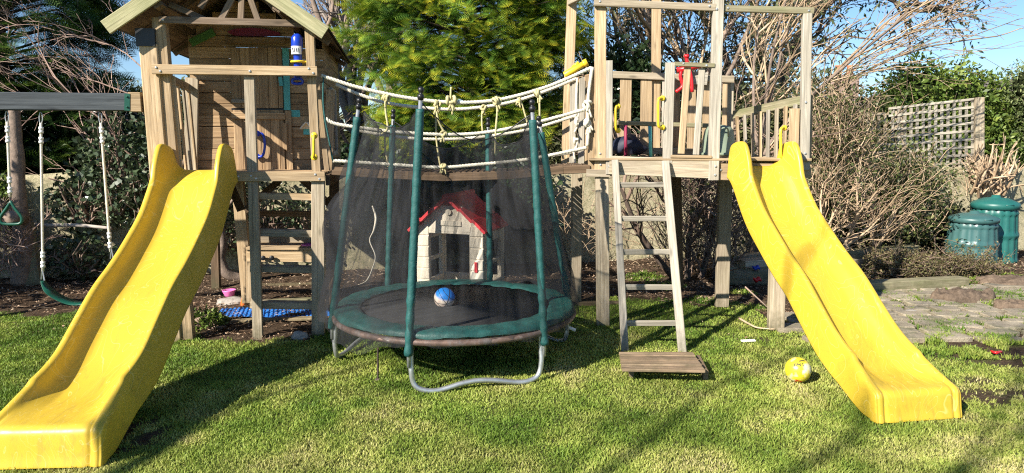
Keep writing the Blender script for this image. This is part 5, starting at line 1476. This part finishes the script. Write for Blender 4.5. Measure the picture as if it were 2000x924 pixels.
def tubes_fast(polys, minsides=3):
    """many tapered polylines as one mesh (numpy)"""
    by_ = {}
    for (pts, r0, r1) in polys:
        ns = 7 if r0 > .04 else (5 if r0 > .015 else 3); by_.setdefault((len(pts), ns), []).append((pts, r0, r1))
    Vs = []; Fs = []; base = 0; tn = []
    for (n, ns), L in by_.items():
        A = np.array([[tuple(p) for p in pts] for pts, _, _ in L]); m = len(L)
        r = np.array([[r0 + (r1-r0)*i/(n-1) for i in range(n)] for _, r0, r1 in L])
        T = np.empty_like(A); T[:, 1:-1] = A[:, 2:] - A[:, :-2]; T[:, 0] = A[:, 1]-A[:, 0]; T[:, -1] = A[:, -1]-A[:, -2]
        T /= np.maximum(np.linalg.norm(T, axis=2, keepdims=True), 1e-9)
        ref = np.where(np.abs(T[:, :1, 2:3]) > .85, np.array([[[1.0, 0, 0]]]), np.array([[[0, 0, 1.0]]])); X_ = np.cross(T, np.broadcast_to(ref, T.shape)); X_ /= np.maximum(np.linalg.norm(X_, axis=2, keepdims=True), 1e-9); Y_ = np.cross(T, X_)
        ang = np.arange(ns)*2*np.pi/ns
        V = A[:, :, None, :] + r[:, :, None, None]*(np.cos(ang)[None, None, :, None]*X_[:, :, None, :] + np.sin(ang)[None, None, :, None]*Y_[:, :, None, :])
        idx = np.arange(m*n*ns).reshape(m, n, ns); a = idx[:, :-1, :]; b_ = np.roll(a, -1, axis=2); c_ = np.roll(idx[:, 1:, :], -1, axis=2); d_ = idx[:, 1:, :]
        Fs.append(np.stack([a, b_, c_, d_], -1).reshape(-1, 4) + base); Vs.append(V.reshape(-1, 3)); tn.append(np.repeat(RNG.random(m), n*ns)); base += m*n*ns
    return np.concatenate(Vs), np.concatenate(Fs), np.concatenate(tn)
def twigmat(name, a, b_, scale=2):
    return leafmat(name, [(0, a), (1, b_)], .85, 0.0, .2, scale)
M['tw_brown'] = twigmat('brown_twigs', (.16, .11, .085), (.30, .22, .165))
M['tw_tan'] = twigmat('tan_twigs', (.30, .21, .13), (.56, .42, .28))
M['tw_pink'] = twigmat('pinkish_twigs', (.24, .16, .13), (.42, .30, .24))
M['tw_grey'] = twigmat('grey_branches', (.13, .11, .10), (.27, .235, .205))
def bare(name, label, cat, stems, pr, mat, seed, origin, group=None, partname='branches', leaves=None):
    rg = random.Random(seed); out = []; roots = []
    for (p, d, L, r) in stems:
        grow(Vector(p), Vector(d), L, r, 0, out, pr, rg)
    main = [o for o in out if o[1] > pr.get('split', .03)]; rest = [o for o in out if o[1] <= pr.get('split', .03)]
    root = thing(name, label, cat, Vector(origin), group)
    if main:
        V, F, t = tubes_fast(main); np_mesh('trunk', V, F, M[pr.get('bark', 'bark')], root, tint=t, smooth=True)
    if rest:
        V, F, t = tubes_fast(rest); np_mesh(partname, V, F, mat, root, tint=t, smooth=True)
    if leaves:
        (n, size, asp, lm, droop, spread) = leaves
        ends = np.array([tuple(o[0][-1]) for o in rest] + [tuple(o[0][2]) for o in rest]); i = RNG.integers(0, len(ends), n)
        Pn = ends[i] + RNG.normal(size=(n, 3))*spread; Dn = RNG.normal(size=(n, 3)) + np.array([0, 0, -droop])
        V, F = leaf_quads(Pn, Dn, size*(.6 + .8*RNG.random(n)), asp); np_mesh('foliage', V, F, lm, root, tint=np.repeat(RNG.random(n), 4))
    return root

# bare tree behind the hut's right side
b0 = P(690, 300, 14.0); b0.z = 0
bare('bare_tree', 'leafless grey tree with fine twigs behind the right side of the hut', 'tree',
     [(b0, (-.05, 0, 1), 2.6, .14), ((b0.x - .05, 14, 2.2), (-.45, .1, 1), 2.8, .085), ((b0.x, 14, 2.2), (.35, -.1, 1), 2.6, .075), ((b0.x, 14, 2.4), (-.15, .2, 1), 2.8, .08)],
     dict(lev=4, kids=[4, 5, 5, 5], seg=5, kink=.26, len=(.50, .78), ang=(.3, .9), trop=Vector((0, 0, .03)), rmin=.0045, split=.04, bark='bark'), M['tw_grey'], 21, b0)
b1 = P(760, 300, 17.0); b1.z = 0
bare('bare_tree', 'second leafless tree further back with a dense haze of purplish twigs', 'tree',
     [(b1, (-.05, 0, 1), 3.2, .16), ((b1.x, 17, 2.6), (-.5, .1, 1), 3.2, .09), ((b1.x, 17, 2.8), (.3, -.1, 1), 3.2, .09)],
     dict(lev=4, kids=[4, 5, 5, 6], seg=5, kink=.26, len=(.52, .78), ang=(.3, .9), trop=Vector((0, 0, .04)), rmin=.006, split=.045), M['tw_pink'], 23, b1)
# bare shrub between conifer and swing post; twigs reaching left
b2 = P(285, 330, 9.1); b2.z = 0
bare('bare_shrub', 'bare pinkish shrub with twisting twigs reaching left above the swing beam', 'shrub',
     [(b2 + Vector((0, 0, 1.3)), (-.05, -.1, .9), 1.6, .016), (b2 + Vector((0, 0, 1.3)), (-.35, -.1, .9), 1.6, .014), (b2, (.0, 0, 1), 1.4, .035)] + [(P(300, 200, 9.2), (-1, -.1, .35), 1.7, .011), (P(290, 240, 9.2), (-1, -.1, .08), 1.9, .012), (P(300, 150, 9.2), (-.8, -.1, .5), 1.5, .011)],
     dict(lev=3, kids=[6, 4, 3], seg=7, kink=.24, len=(.40, .75), ang=(.3, .9), trop=Vector((-.02, 0, .02)), rmin=.0035, split=.03), M['tw_pink'], 5, b2)
# eucalyptus-like evergreen behind the platform
b3 = P(1330, 300, 12.8); b3.z = 0
euc = leafmat('willow_like_leaves', [(0, (.05, .075, .035)), (.5, (.11, .13, .06)), (.8, (.20, .21, .11)), (1, (.28, .24, .12))], .5, .25, .35)
bare('evergreen_tree', 'loose grey green leafed tree with pale branches behind the open platform', 'tree',
     [(b3 + Vector((0, 0, 0)), (0, 0, 1), 2.2, .11)] + [(b3 + Vector((.0, 0, 1.6)), (x, y, 1), 3.0, .055) for x, y in ((-.55, .1), (-.25, -.15), (.15, .1), (.42, -.1), (.75, .1), (-.85, -.1))],
     dict(lev=4, kids=[4, 4, 5, 4], seg=5, kink=.22, len=(.5, .75), ang=(.25, .8), trop=Vector((0, 0, .03)), rmin=.005, split=.04), M['tw_tan'], 31, b3, leaves=(26000, .14, .20, euc, .9, .12))
# bare tree right, throwing twigs across the sky
b4 = P(1480, 400, 10.4); b4.z = 0
bare('bare_tree', 'pale barked leafless tree throwing long thin twigs right across the sky', 'tree',
     [(b4 + Vector((0, 0, 1.5)), (x, y, z), L, r_) for x, y, z, L, r_ in ((.2, 0, 1, 2.3, .03), (.5, -.05, 1.1, 2.7, .03), (.75, -.1, 1, 3.3, .015), (.95, -.1, .98, 3.9, .016), (-.15, .1, 1, 2.0, .03), (.85, .1, .8, 3.5, .014), (.05, -.1, 1, 2.3, .03), (.62, .1, 1, 3.0, .014))] + [(b4, (0, 0, 1), 1.6, .09)],
     dict(lev=3, kids=[7, 4, 2], seg=8, kink=.16, len=(.25, .50), ang=(.2, .7), trop=Vector((.05, 0, -.008)), rmin=.003, split=.029), M['tw_tan'], 17, b4)
b5 = P(1520, 100, 14.5); b5.z = 0
bare('bare_tree', 'dark trunked leafless tree with clumps of ivy leaves above the right rail', 'tree',
     [(b5, (0, 0, 1), 3.2, .17), ((b5.x, 14.5, 2.6), (.5, .1, 1), 2.6, .08), ((b5.x, 14.5, 2.6), (-.5, 0, 1), 2.8, .09), ((b5.x, 14.5, 3.0), (.1, 0, 1), 2.5, .09)],
     dict(lev=4, kids=[4, 4, 5, 4], seg=5, kink=.25, len=(.5, .8), ang=(.3, .9), rmin=.006, split=.05, trop=Vector((0, 0, .02)), bark='darkbark'), M['tw_brown'], 37, b5,
     leaves=(7000, .12, .35, leafmat('dark_leaves', [(0, (.02, .035, .018)), (1, (.09, .12, .06))], .45), .5, .14))
# thicket of brambles, right
def thicket(name, label, cat, boxes, n, mat, seed, L=(.5, 1.3), r=.006, dirb=(0, 0, 1), group=None, leaves=None, curl=.25):
    rg = random.Random(seed); polys = []
    for (u0, v0, u1, v1, Y0, Y1, k) in boxes:
        for _ in range(int(n*k)):
            u = rg.uniform(u0, u1); v = rg.uniform(v0, v1); Y_ = rg.uniform(Y0, Y1); p = P(u, v, Y_); p.z = max(p.z, .02)
            d = (Vector(dirb) + Vector((rg.gauss(0, .6), rg.gauss(0, .35), rg.gauss(0, .45)))).normalized(); l_ = rg.uniform(*L); pts = [p]; 
            c_ = Vector((rg.gauss(0, curl), rg.gauss(0, curl*.5), rg.gauss(-.1, curl)))
            for i in range(5):
                d = (d + c_*.35 + Vector((rg.gauss(0, .12), rg.gauss(0, .12), rg.gauss(0, .12)))).normalized(); pts.append(pts[-1] + d*l_/5)
            if min(q.z for q in pts) < .0: continue
            r0 = r*rg.uniform(.5, 1.5); polys.append((pts, r0, r0*.4))
            for _k in range(2):
                i = rg.randint(1, 4); q = pts[i]; dd = (d + Vector((rg.gauss(0, .7), rg.gauss(0, .5), rg.gauss(0, .7)))).normalized(); polys.append(([q, q + dd*l_*.15, q + dd*l_*.3 + Vector((0, 0, rg.gauss(0, .03)))], r0*.6, r0*.3))
    V, F, t = tubes_fast(polys); o = Vector((V[:, 0].mean(), V[:, 1].mean(), 0)); root = thing(name, label, cat, o, group)
    np_mesh('stems', V, F, mat, root, tint=t, smooth=True)
    if leaves:
        (m_, size, asp, lm, spread) = leaves; i = RNG.integers(0, len(V), m_); Pn = V[i] + RNG.normal(size=(m_, 3))*spread; Pn[:, 2] = np.maximum(Pn[:, 2], .02)
        V2, F2 = leaf_quads(Pn, RNG.normal(size=(m_, 3)), size*(.6+.8*RNG.random(m_)), asp); np_mesh('foliage', V2, F2, lm, root, tint=np.repeat(RNG.random(m_), 4))
    return root
gl = leafmat('bramble_leaves', [(0, (.035, .05, .015)), (.5, (.08, .11, .03)), (1, (.19, .19, .07))], .5, .25)
thicket('bramble_thicket', 'dense thicket of dry tan bramble stems behind the right slide', 'brambles', [(1575, 260, 1710, 470, 9.3, 10.4, 1), (1570, 200, 1650, 330, 9.5, 10.6, .25)], 230, M['tw_tan'], 41, (.4, 1.1), .0065, leaves=(4200, .05, .5, gl, .05))
thicket('bramble_thicket', 'looser greenish bramble and ivy tangle left of the compost bins', 'brambles', [(1700, 350, 1820, 475, 10.0, 10.9, 1)], 420, M['tw_tan'], 43, (.3, .8), .006, leaves=(9000, .055, .55, gl, .06))
thicket('bare_thicket', 'dark tangle of bare stems and twigs under the open platform', 'shrub', [(1300, 350, 1440, 540, 8.6, 9.5, 1)], 420, M['tw_brown'], 45, (.3, .9), .007, leaves=(900, .05, .5, gl, .05))
thicket('hedge_clippings', 'low heap of brown green hedge clippings in front of the compost bins', 'hedge clippings', [(1690, 505, 1870, 542, 8.7, 9.9, 1), (1850, 518, 1930, 534, 8.9, 9.6, .25)], 520, M['tw_brown'], 47, (.12, .4), .004, dirb=(1, 0, .15),
        leaves=(16000, .032, .5, leafmat('clipping_leaves', [(0, (.06, .04, .02)), (.4, (.12, .09, .04)), (.75, (.13, .14, .05)), (1, (.26, .20, .10))], .7, .15), .03))
thicket('bare_thicket', 'sparse dry stems leaning on the wall behind the ladder', 'shrub', [(1090, 380, 1290, 520, 9.3, 9.9, 1)], 70, M['tw_tan'], 48, (.25, .6), .005)
thicket('bare_thicket', 'tangle of broken twigs at the foot of the trunk on the left edge', 'shrub', [(-60, 450, 60, 540, 8.1, 8.8, 1)], 130, M['tw_pink'], 49, (.25, .7), .007)
thicket('pruned_shrub', 'pale pruned shrub stems on the wall above the tall compost bin', 'shrub', [(1885, 345, 1965, 385, 11.2, 11.6, 1)], 60, M['tw_tan'], 51, (.35, .7), .018, dirb=(0, 0, 1.6))
for (uu, vv, yy, n_, sd) in ((1625, 470, 9.6, 7, 3), (1700, 478, 9.9, 6, 4), (1590, 470, 9.4, 4, 6)):
    q = P(uu, vv, yy); q.z = 0; rg_ = random.Random(sd)
    bare('pruned_shrub', ['thick tan forked stems fanning up from the ground right of the right slide', 'shorter tan forked stems in the greenish tangle left of the compost bins', 'thin tan forked stems close behind the top of the right slide'][sd % 3 if sd != 6 else 2] if False else {3: 'thick tan forked stems fanning up from the ground right of the right slide', 4: 'shorter tan forked stems in the greenish tangle left of the compost bins', 6: 'thin tan forked stems close behind the top of the right slide'}[sd], 'shrub',
         [(q + Vector((rg_.uniform(-.015, .015), rg_.uniform(-.015, .015), 0)), (rg_.uniform(-.6, .5), rg_.uniform(-.5, .1), 1), rg_.uniform(.65, 1.0), rg_.uniform(.018, .03)) for _ in range(n_)],
         dict(lev=3, kids=[3, 3, 2], seg=6, kink=.2, len=(.4, .7), ang=(.25, .8), trop=Vector((.02, -.01, .0)), rmin=.0035, split=.016, bark='twig_tan'), M['tw_tan'], sd + 100, q)
# crossing dark stems under the platform
b6 = G(1350, 545)
bare('multi_stem_shrub', 'dark many stemmed bare shrub growing up behind the ladder', 'shrub', [(b6 + Vector((x, 0, 0)), (x*1.3, .05, 1), 1.5, .045) for x in (-.22, -.05, .12, .3)],
     dict(lev=3, kids=[5, 4, 4], seg=5, kink=.35, len=(.4, .75), ang=(.3, .9), rmin=.005, split=.028, bark='darkbark'), M['tw_brown'], 53, b6)
# crooked small trunk under the left tower
c0 = G(440, 548)
simple_board('tree_trunk', 'thin crooked bare tree trunk rising behind the left slide', 'tree', 'bark', lambda mb: (tube(mb, smooth_pts([c0 + Vector((.18, .1, 0)), c0 + Vector((.02, 0, .10)), P(430, 505, c0.y), P(434, 470, c0.y), P(424, 430, c0.y), P(418, 380, c0.y), P(428, 300, c0.y)], 4), .075, 9, r2=.05, wob=.1), tube(mb, smooth_pts([P(424, 440, c0.y), P(440, 410, c0.y), P(470, 372, c0.y)], 4), .03, 7, r2=.015, wob=.1)), c0, True)
c1 = G(40, 556)
simple_board('tree_trunk', 'mottled pale tree trunk with a round pruning scar at the left edge', 'tree', 'bark', lambda mb: (tube(mb, smooth_pts([c1, P(48, 500, c1.y), P(42, 440, c1.y), P(36, 400, c1.y), P(34, 330, c1.y), P(30, 260, c1.y), P(27, 197, c1.y)], 4), .125, 12, r2=.06, wob=.08), tube(mb, [P(44, 428, c1.y - .12), P(20, 424, c1.y - .35)], .08, 10)), c1, True)

# ---- leafy masses
def bush(name, label, cat, blobs, n, size, asp, mat, seed, core=True, corecol=(.008, .014, .006), origin=None, group=None, twigs=0):
    """blobs: (centre, rx, ry, rz); leaves sit in the outer part of every blob; dark inner twiggy mass"""
    rg = np.random.default_rng(seed); vol = np.array([b[1]*b[3] for b in blobs]); vol = vol/vol.sum(); Pn = []; Dn = []
    for b, f in zip(blobs, vol):
        m = int(n*f); d = unit(rg.normal(size=(m, 3))); lump = 1 + .22*np.sin(d[:, 0]*7 + seed) * np.cos(d[:, 2]*6) + .15*np.sin(d[:, 0]*17 + d[:, 2]*13 + seed)
        r = (.55 + .5*rg.random(m)**.6)*lump; p = np.array(tuple(b[0])) + d*r[:, None]*np.array([b[1], b[2], b[3]])
        Pn.append(p); Dn.append(d*.6 + rg.normal(size=(m, 3))*.7 + np.array([0, 0, -.15]))
    Pn = np.concatenate(Pn); Dn = np.concatenate(Dn); k = Pn[:, 2] > .03; Pn = Pn[k]; Dn = Dn[k]; m = len(Pn)
    V, F = leaf_quads(Pn, Dn, size*(.55 + .9*rg.random(m)), asp)
    o = Vector(blobs[0][0]); o.z = 0
    root = thing(name, label, cat, o, group)
    cl = vnoise(Pn[:, 0] + Pn[:, 1], Pn[:, 2], .25, seed); t = np.clip(rg.random(m)*.6 + cl*.5 - .05, 0, 1)
    np_mesh('foliage', V, F, mat, root, tint=np.repeat(t, 4))
    # inner branches
    polys = []; r2 = random.Random(seed)
    for b in blobs:
        c = Vector(b[0])
        for _ in range(26 + twigs):
            e = c + Vector((r2.uniform(-1, 1)*b[1], r2.uniform(-1, 1)*b[2], r2.uniform(-1, 1)*b[3]))*.9; s = Vector((c.x*.7+e.x*.3, c.y*.7 + e.y*.3, max(0, c.z - b[3]*.8)))
            m_ = s.lerp(e, .5) + Vector((r2.gauss(0, .08), r2.gauss(0, .08), .05)); polys.append(([s, s.lerp(m_, .5), m_, m_.lerp(e, .5), e], .018, .004))
    V, F, tt = tubes_fast(polys); np_mesh('branches', V, F, M['tw_brown'], root, tint=tt, smooth=True)
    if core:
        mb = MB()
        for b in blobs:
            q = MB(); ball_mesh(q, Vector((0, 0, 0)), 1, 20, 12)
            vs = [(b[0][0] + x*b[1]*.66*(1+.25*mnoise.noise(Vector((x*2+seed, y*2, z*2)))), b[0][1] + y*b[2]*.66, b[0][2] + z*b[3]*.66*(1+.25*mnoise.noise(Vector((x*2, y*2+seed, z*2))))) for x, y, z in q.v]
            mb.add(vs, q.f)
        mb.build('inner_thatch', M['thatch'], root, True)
    return root
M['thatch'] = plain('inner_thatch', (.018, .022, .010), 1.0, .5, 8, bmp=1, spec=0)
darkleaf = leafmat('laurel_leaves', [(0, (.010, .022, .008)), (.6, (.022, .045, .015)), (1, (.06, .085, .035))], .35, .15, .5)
ivyleaf = leafmat('ivy_leaves', [(0, (.025, .045, .02)), (.5, (.055, .085, .04)), (.85, (.11, .14, .075)), (1, (.20, .22, .14))], .35, .15, .5)
midleaf = leafmat('privet_leaves', [(0, (.045, .08, .016)), (.5, (.12, .19, .035)), (1, (.28, .33, .07))], .45, .25, .4)
oliveleaf = leafmat('olive_leaves', [(0, (.035, .045, .018)), (.5, (.075, .085, .03)), (1, (.15, .15, .06))], .5, .2, .4)
def B(u, v, Y, rx, ry, rz): return (P(u, v, Y), rx, ry, rz)
bush('laurel_bush', 'dark laurel hedge behind the swings above the garden wall', 'hedge', [B(60, 330, 10.3, 1.3, .6, .8), B(200, 300, 10.2, 1.1, .6, .75), B(330, 330, 10.4, .9, .6, .7), B(-80, 330, 10, 1.2, .6, .9)], 15000, .11, .5, darkleaf, 61)
bush('ivy_bush', 'ivy with glinting leaves trailing over the wall behind the belt swing, some added low down in place of shade', 'ivy', [B(245, 310, 9.0, .62, .25, .60), B(300, 400, 8.9, .48, .2, .50), B(225, 380, 8.95, .30, .16, .32), B(340, 300, 9.1, .5, .2, .6), B(150, 500, 8.9, .45, .15, .28), B(165, 390, 9.0, .5, .2, .35)], 5200, .075, .65, ivyleaf, 63, core=False, twigs=10)  # real ivy, plus lower left blobs added to darken the shaded wall
bush('ivy_bush', 'sparse ivy creeping up the sunlit wall under the left tower', 'ivy', [B(420, 430, 9.25, .45, .10, .5), B(520, 400, 9.45, .5, .08, .45), B(600, 440, 9.6, .4, .08, .4)], 1500, .06, .6, ivyleaf, 65, core=False)
bush('ivy_bush', 'dark leaf mass added in place of the hut shadow on the wall behind the plastic playhouse', 'ivy', [B(870, 410, 9.6, .75, .25, .62), B(1000, 400, 9.7, .60, .25, .58), B(940, 330, 9.9, .8, .3, .4)], 9000, .075, .6, darkleaf, 67)  # dark leaves stand in for the hut's cast shadow on the wall
bush('evergreen_bush', 'dark evergreen bush behind the wall between the hut and the conifer', 'shrub', [B(690, 350, 10.6, .8, .4, .45), B(560, 350, 10.5, .9, .4, .6), B(440, 320, 10.5, .9, .4, .7)], 8000, .09, .5, darkleaf, 69)
bush('evergreen_bush', 'grey green bush between the conifer and the open platform', 'shrub', [B(1090, 290, 10.9, .45, .35, .62), B(1150, 330, 10.8, .5, .3, .45)], 5000, .06, .4, oliveleaf, 71)
bush('evergreen_bush', 'dark green evergreen bush seen through the platform railings', 'shrub', [B(1225, 210, 11.4, .75, .4, .95), B(1290, 330, 11.3, .7, .4, .6)], 9000, .10, .5, darkleaf, 73)
bush('evergreen_bush', 'olive evergreen shrub behind the platform railings on the right', 'shrub', [B(1400, 270, 11.6, .9, .4, .7), B(1500, 310, 11.5, .8, .4, .8)], 9000, .08, .4, oliveleaf, 75)
bush('hedge', 'tall bright green hedge rising behind the lattice trellis', 'hedge', [B(1790, 200, 13.2, .75, .5, .75), B(1880, 210, 13.2, .85, .5, .70), B(1740, 260, 13.0, .8, .5, .65), B(1960, 270, 13.2, .85, .5, .95), B(1860, 300, 13, 1.5, .4, .6)], 26000, .09, .45, midleaf, 77, twigs=20)
bush('hedge', 'pale green bush leaning in at the top right edge of the garden', 'hedge', [B(2015, 165, 12.6, .40, .4, .40), B(2050, 240, 12.6, .6, .5, .8)], 6000, .06, .35, leafmat('pale_leaves', [(0, (.08, .12, .04)), (.5, (.20, .25, .10)), (1, (.36, .38, .18))], .5, .25, .4), 79)
bush('hedge', 'olive coloured hedge behind the brambles on the right', 'hedge', [B(1640, 260, 12.4, .75, .4, .7), B(1560, 330, 12.2, .9, .4, .8), B(1700, 340, 12.2, .9, .4, .5)], 12000, .08, .45, oliveleaf, 81)
bush('low_bush', 'dark leafy undergrowth at the foot of the brambles behind the right slide', 'shrub', [B(1560, 430, 10.1, .7, .3, .45), B(1690, 440, 10.6, .9, .3, .40), B(1810, 440, 11.2, .7, .3, .45)], 9000, .06, .5, oliveleaf, 83)
bush('evergreen_bush', 'big evergreen bush added out of view on the left to shade the wall', 'shrub', [(Vector((-8.4, 6.4, 1.5)), 1.2, .9, 1.7), (Vector((-9.6, 7.6, 1.4)), 1.2, 1.0, 1.6)], 6000, .12, .5, darkleaf, 92)  # unseen bush, added to throw shade on the left end of the wall
bush('low_bush', 'sprouting weeds beside the front post of the left slide', 'plant', [B(402, 628, G(402, 640).y, .17, .12, .10)], 700, .05, .35, midleaf, 85, core=False)
bush('low_bush', 'light green shrub at the far left edge below the conifer', 'shrub', [B(2, 400, 8.9, .22, .2, .35)], 1200, .07, .4, midleaf, 87, core=False)
bush('far_trees', 'dark green treetops in the distance behind the neighbouring roof', 'tree', [B(1150, 240, 22, 3, 1, 1.6), B(400, 250, 22, 3.5, 1, 1.6), B(700, 300, 20, 4, 1, 1.0), B(1450, 250, 22, 3.5, 1, 1.8)], 12000, .22, .5, oliveleaf, 89)

# ---- neighbours' houses
def house(name, label, x, y, wx, wy, h, rh, wallm, rz, chim, windows):
    c = Vector((x, y, 0)); r = thing(name, label, 'house', c); d = Vector((math.cos(rz), math.sin(rz), 0)); n = Vector((-math.sin(rz), math.cos(rz), 0))
    q = lambda a, b, z: c + d*a + n*b + Vector((0, 0, z))
    def wl(mb):
        vs = [q(-wx/2, -wy/2, 0), q(wx/2, -wy/2, 0), q(wx/2, wy/2, 0), q(-wx/2, wy/2, 0)]; vs += [v + Vector((0, 0, h)) for v in vs] + [q(-wx/2, 0, h + rh), q(wx/2, 0, h + rh)]
        mb.add(vs, [(0, 1, 5, 4), (1, 2, 6, 9, 5), (2, 3, 7, 6), (3, 0, 4, 8, 7)])
    part('wall', wallm, wl, r)
    def rf(mb):
        for sg in (-1, 1): 
            a = q(0, 0, h + rh + .03); e = q(0, sg*(wy/2 + .25), h - .10); m_ = (a + e)/2; up = (a - e).cross(d); up = -up if up.z < 0 else up
            board(mb, m_ - d*(wx/2+.25) + up.normalized()*.04, m_ + d*(wx/2+.25) + up.normalized()*.04, (a-e).length, .10, -up, .5, .01)
    rf_ = part('roof', 'slate', rf, r)
    OFF[rf_.name] = OFF[r.name]
    if chim is not None:
        def ch(mb): box(mb, q(chim, 0, h + rh - .4), .95, .55, 1.25, rz, .5, .01); box(mb, q(chim, 0, h + rh + .80), 1.08, .68, .12, rz, .4, .01)
        cm = part('chimney', 'brick', ch, rf_); OFF[cm.name] = OFF[r.name]
        for k in (-.25, .22):
            part('chimney_pot', 'terracotta', lambda mb: lathe(mb, q(chim + k, 0, h + rh + .92), [(.13, 0), (.11, .3), (.13, .33), (.13, .38), (.09, .38), (.09, .1)], 14), cm, True)
    for (a, z, w_, h_) in windows:
        f = part('window', 'white', lambda mb: (board(mb, q(a - w_/2, -wy/2 - .03, z - h_/2), q(a + w_/2, -wy/2 - .03, z - h_/2), .07, .05, n), board(mb, q(a - w_/2, -wy/2 - .03, z + h_/2), q(a + w_/2, -wy/2 - .03, z + h_/2), .07, .05, n),
             board(mb, q(a - w_/2, -wy/2 - .032, z - h_/2), q(a - w_/2, -wy/2 - .032, z + h_/2), .07, .05, n), board(mb, q(a + w_/2, -wy/2 - .032, z - h_/2), q(a + w_/2, -wy/2 - .032, z + h_/2), .07, .05, n), board(mb, q(a, -wy/2 - .03, z - h_/2), q(a, -wy/2 - .03, z + h_/2), .06, .05, n)), r)
        OFF[f.name] = OFF[r.name]
        part('pane', 'glass', lambda mb: board(mb, q(a - w_/2, -wy/2 - .012, z), q(a + w_/2, -wy/2 - .012, z), h_, .008, n), f)
M['slate'] = plain('roof_slate', (.16, .13, .12), .8, .3, 4, bmp=.5)
M['brick'] = plain('chimney_brick', (.34, .24, .19), .9, .3, 6, bmp=.6)
M['terracotta'] = plain('terracotta', (.42, .17, .09), .8, .2)
M['housewall'] = plain('white_render', (.74, .72, .68), .9, .08, 3)
M['glass'] = plain('window_glass', (.12, .14, .16), .08, .1, 3, bmp=0, spec=.8)
p_ = P(1680, 190, 27)
house('house', 'distant stone house with a chimney half hidden behind the hedges', p_.x, 28, 7, 6, 2.2, 1.3, 'brick', R(6), -.2, [(-2, 1.4, 1, 1)])
p_ = P(2010, 280, 19)
house('house', 'white rendered house glimpsed through the hedge at the right edge', p_.x + 1.2, 20.5, 5.5, 5, 2.4, 1.1, 'housewall', R(0), None, [(-1.9, 1.55, 1.3, .9), (.9, 1.55, 1.2, .9)])

# a bare tree behind the photographer; it throws the faint branch shadows over the near lawn
b9 = Vector((-6.45, -4.6, 0))
bare('bare_tree', 'tall leafless tree behind the camera casting thin branch shadows on the lawn', 'tree',
     [(b9, (0, 0, 1), 4.5, .11), (b9 + Vector((0, 0, 3.6)), (.5, .4, 1), 3.6, .045), (b9 + Vector((0, 0, 3.8)), (-.2, .3, 1), 3.8, .05), (b9 + Vector((0, 0, 3.9)), (.2, -.4, 1), 3.6, .045)],
     dict(lev=2, kids=[2, 2, 2], seg=5, kink=.25, len=(.5, .8), ang=(.3, .9), rmin=.006, split=.04), M['tw_grey'], 91, b9)
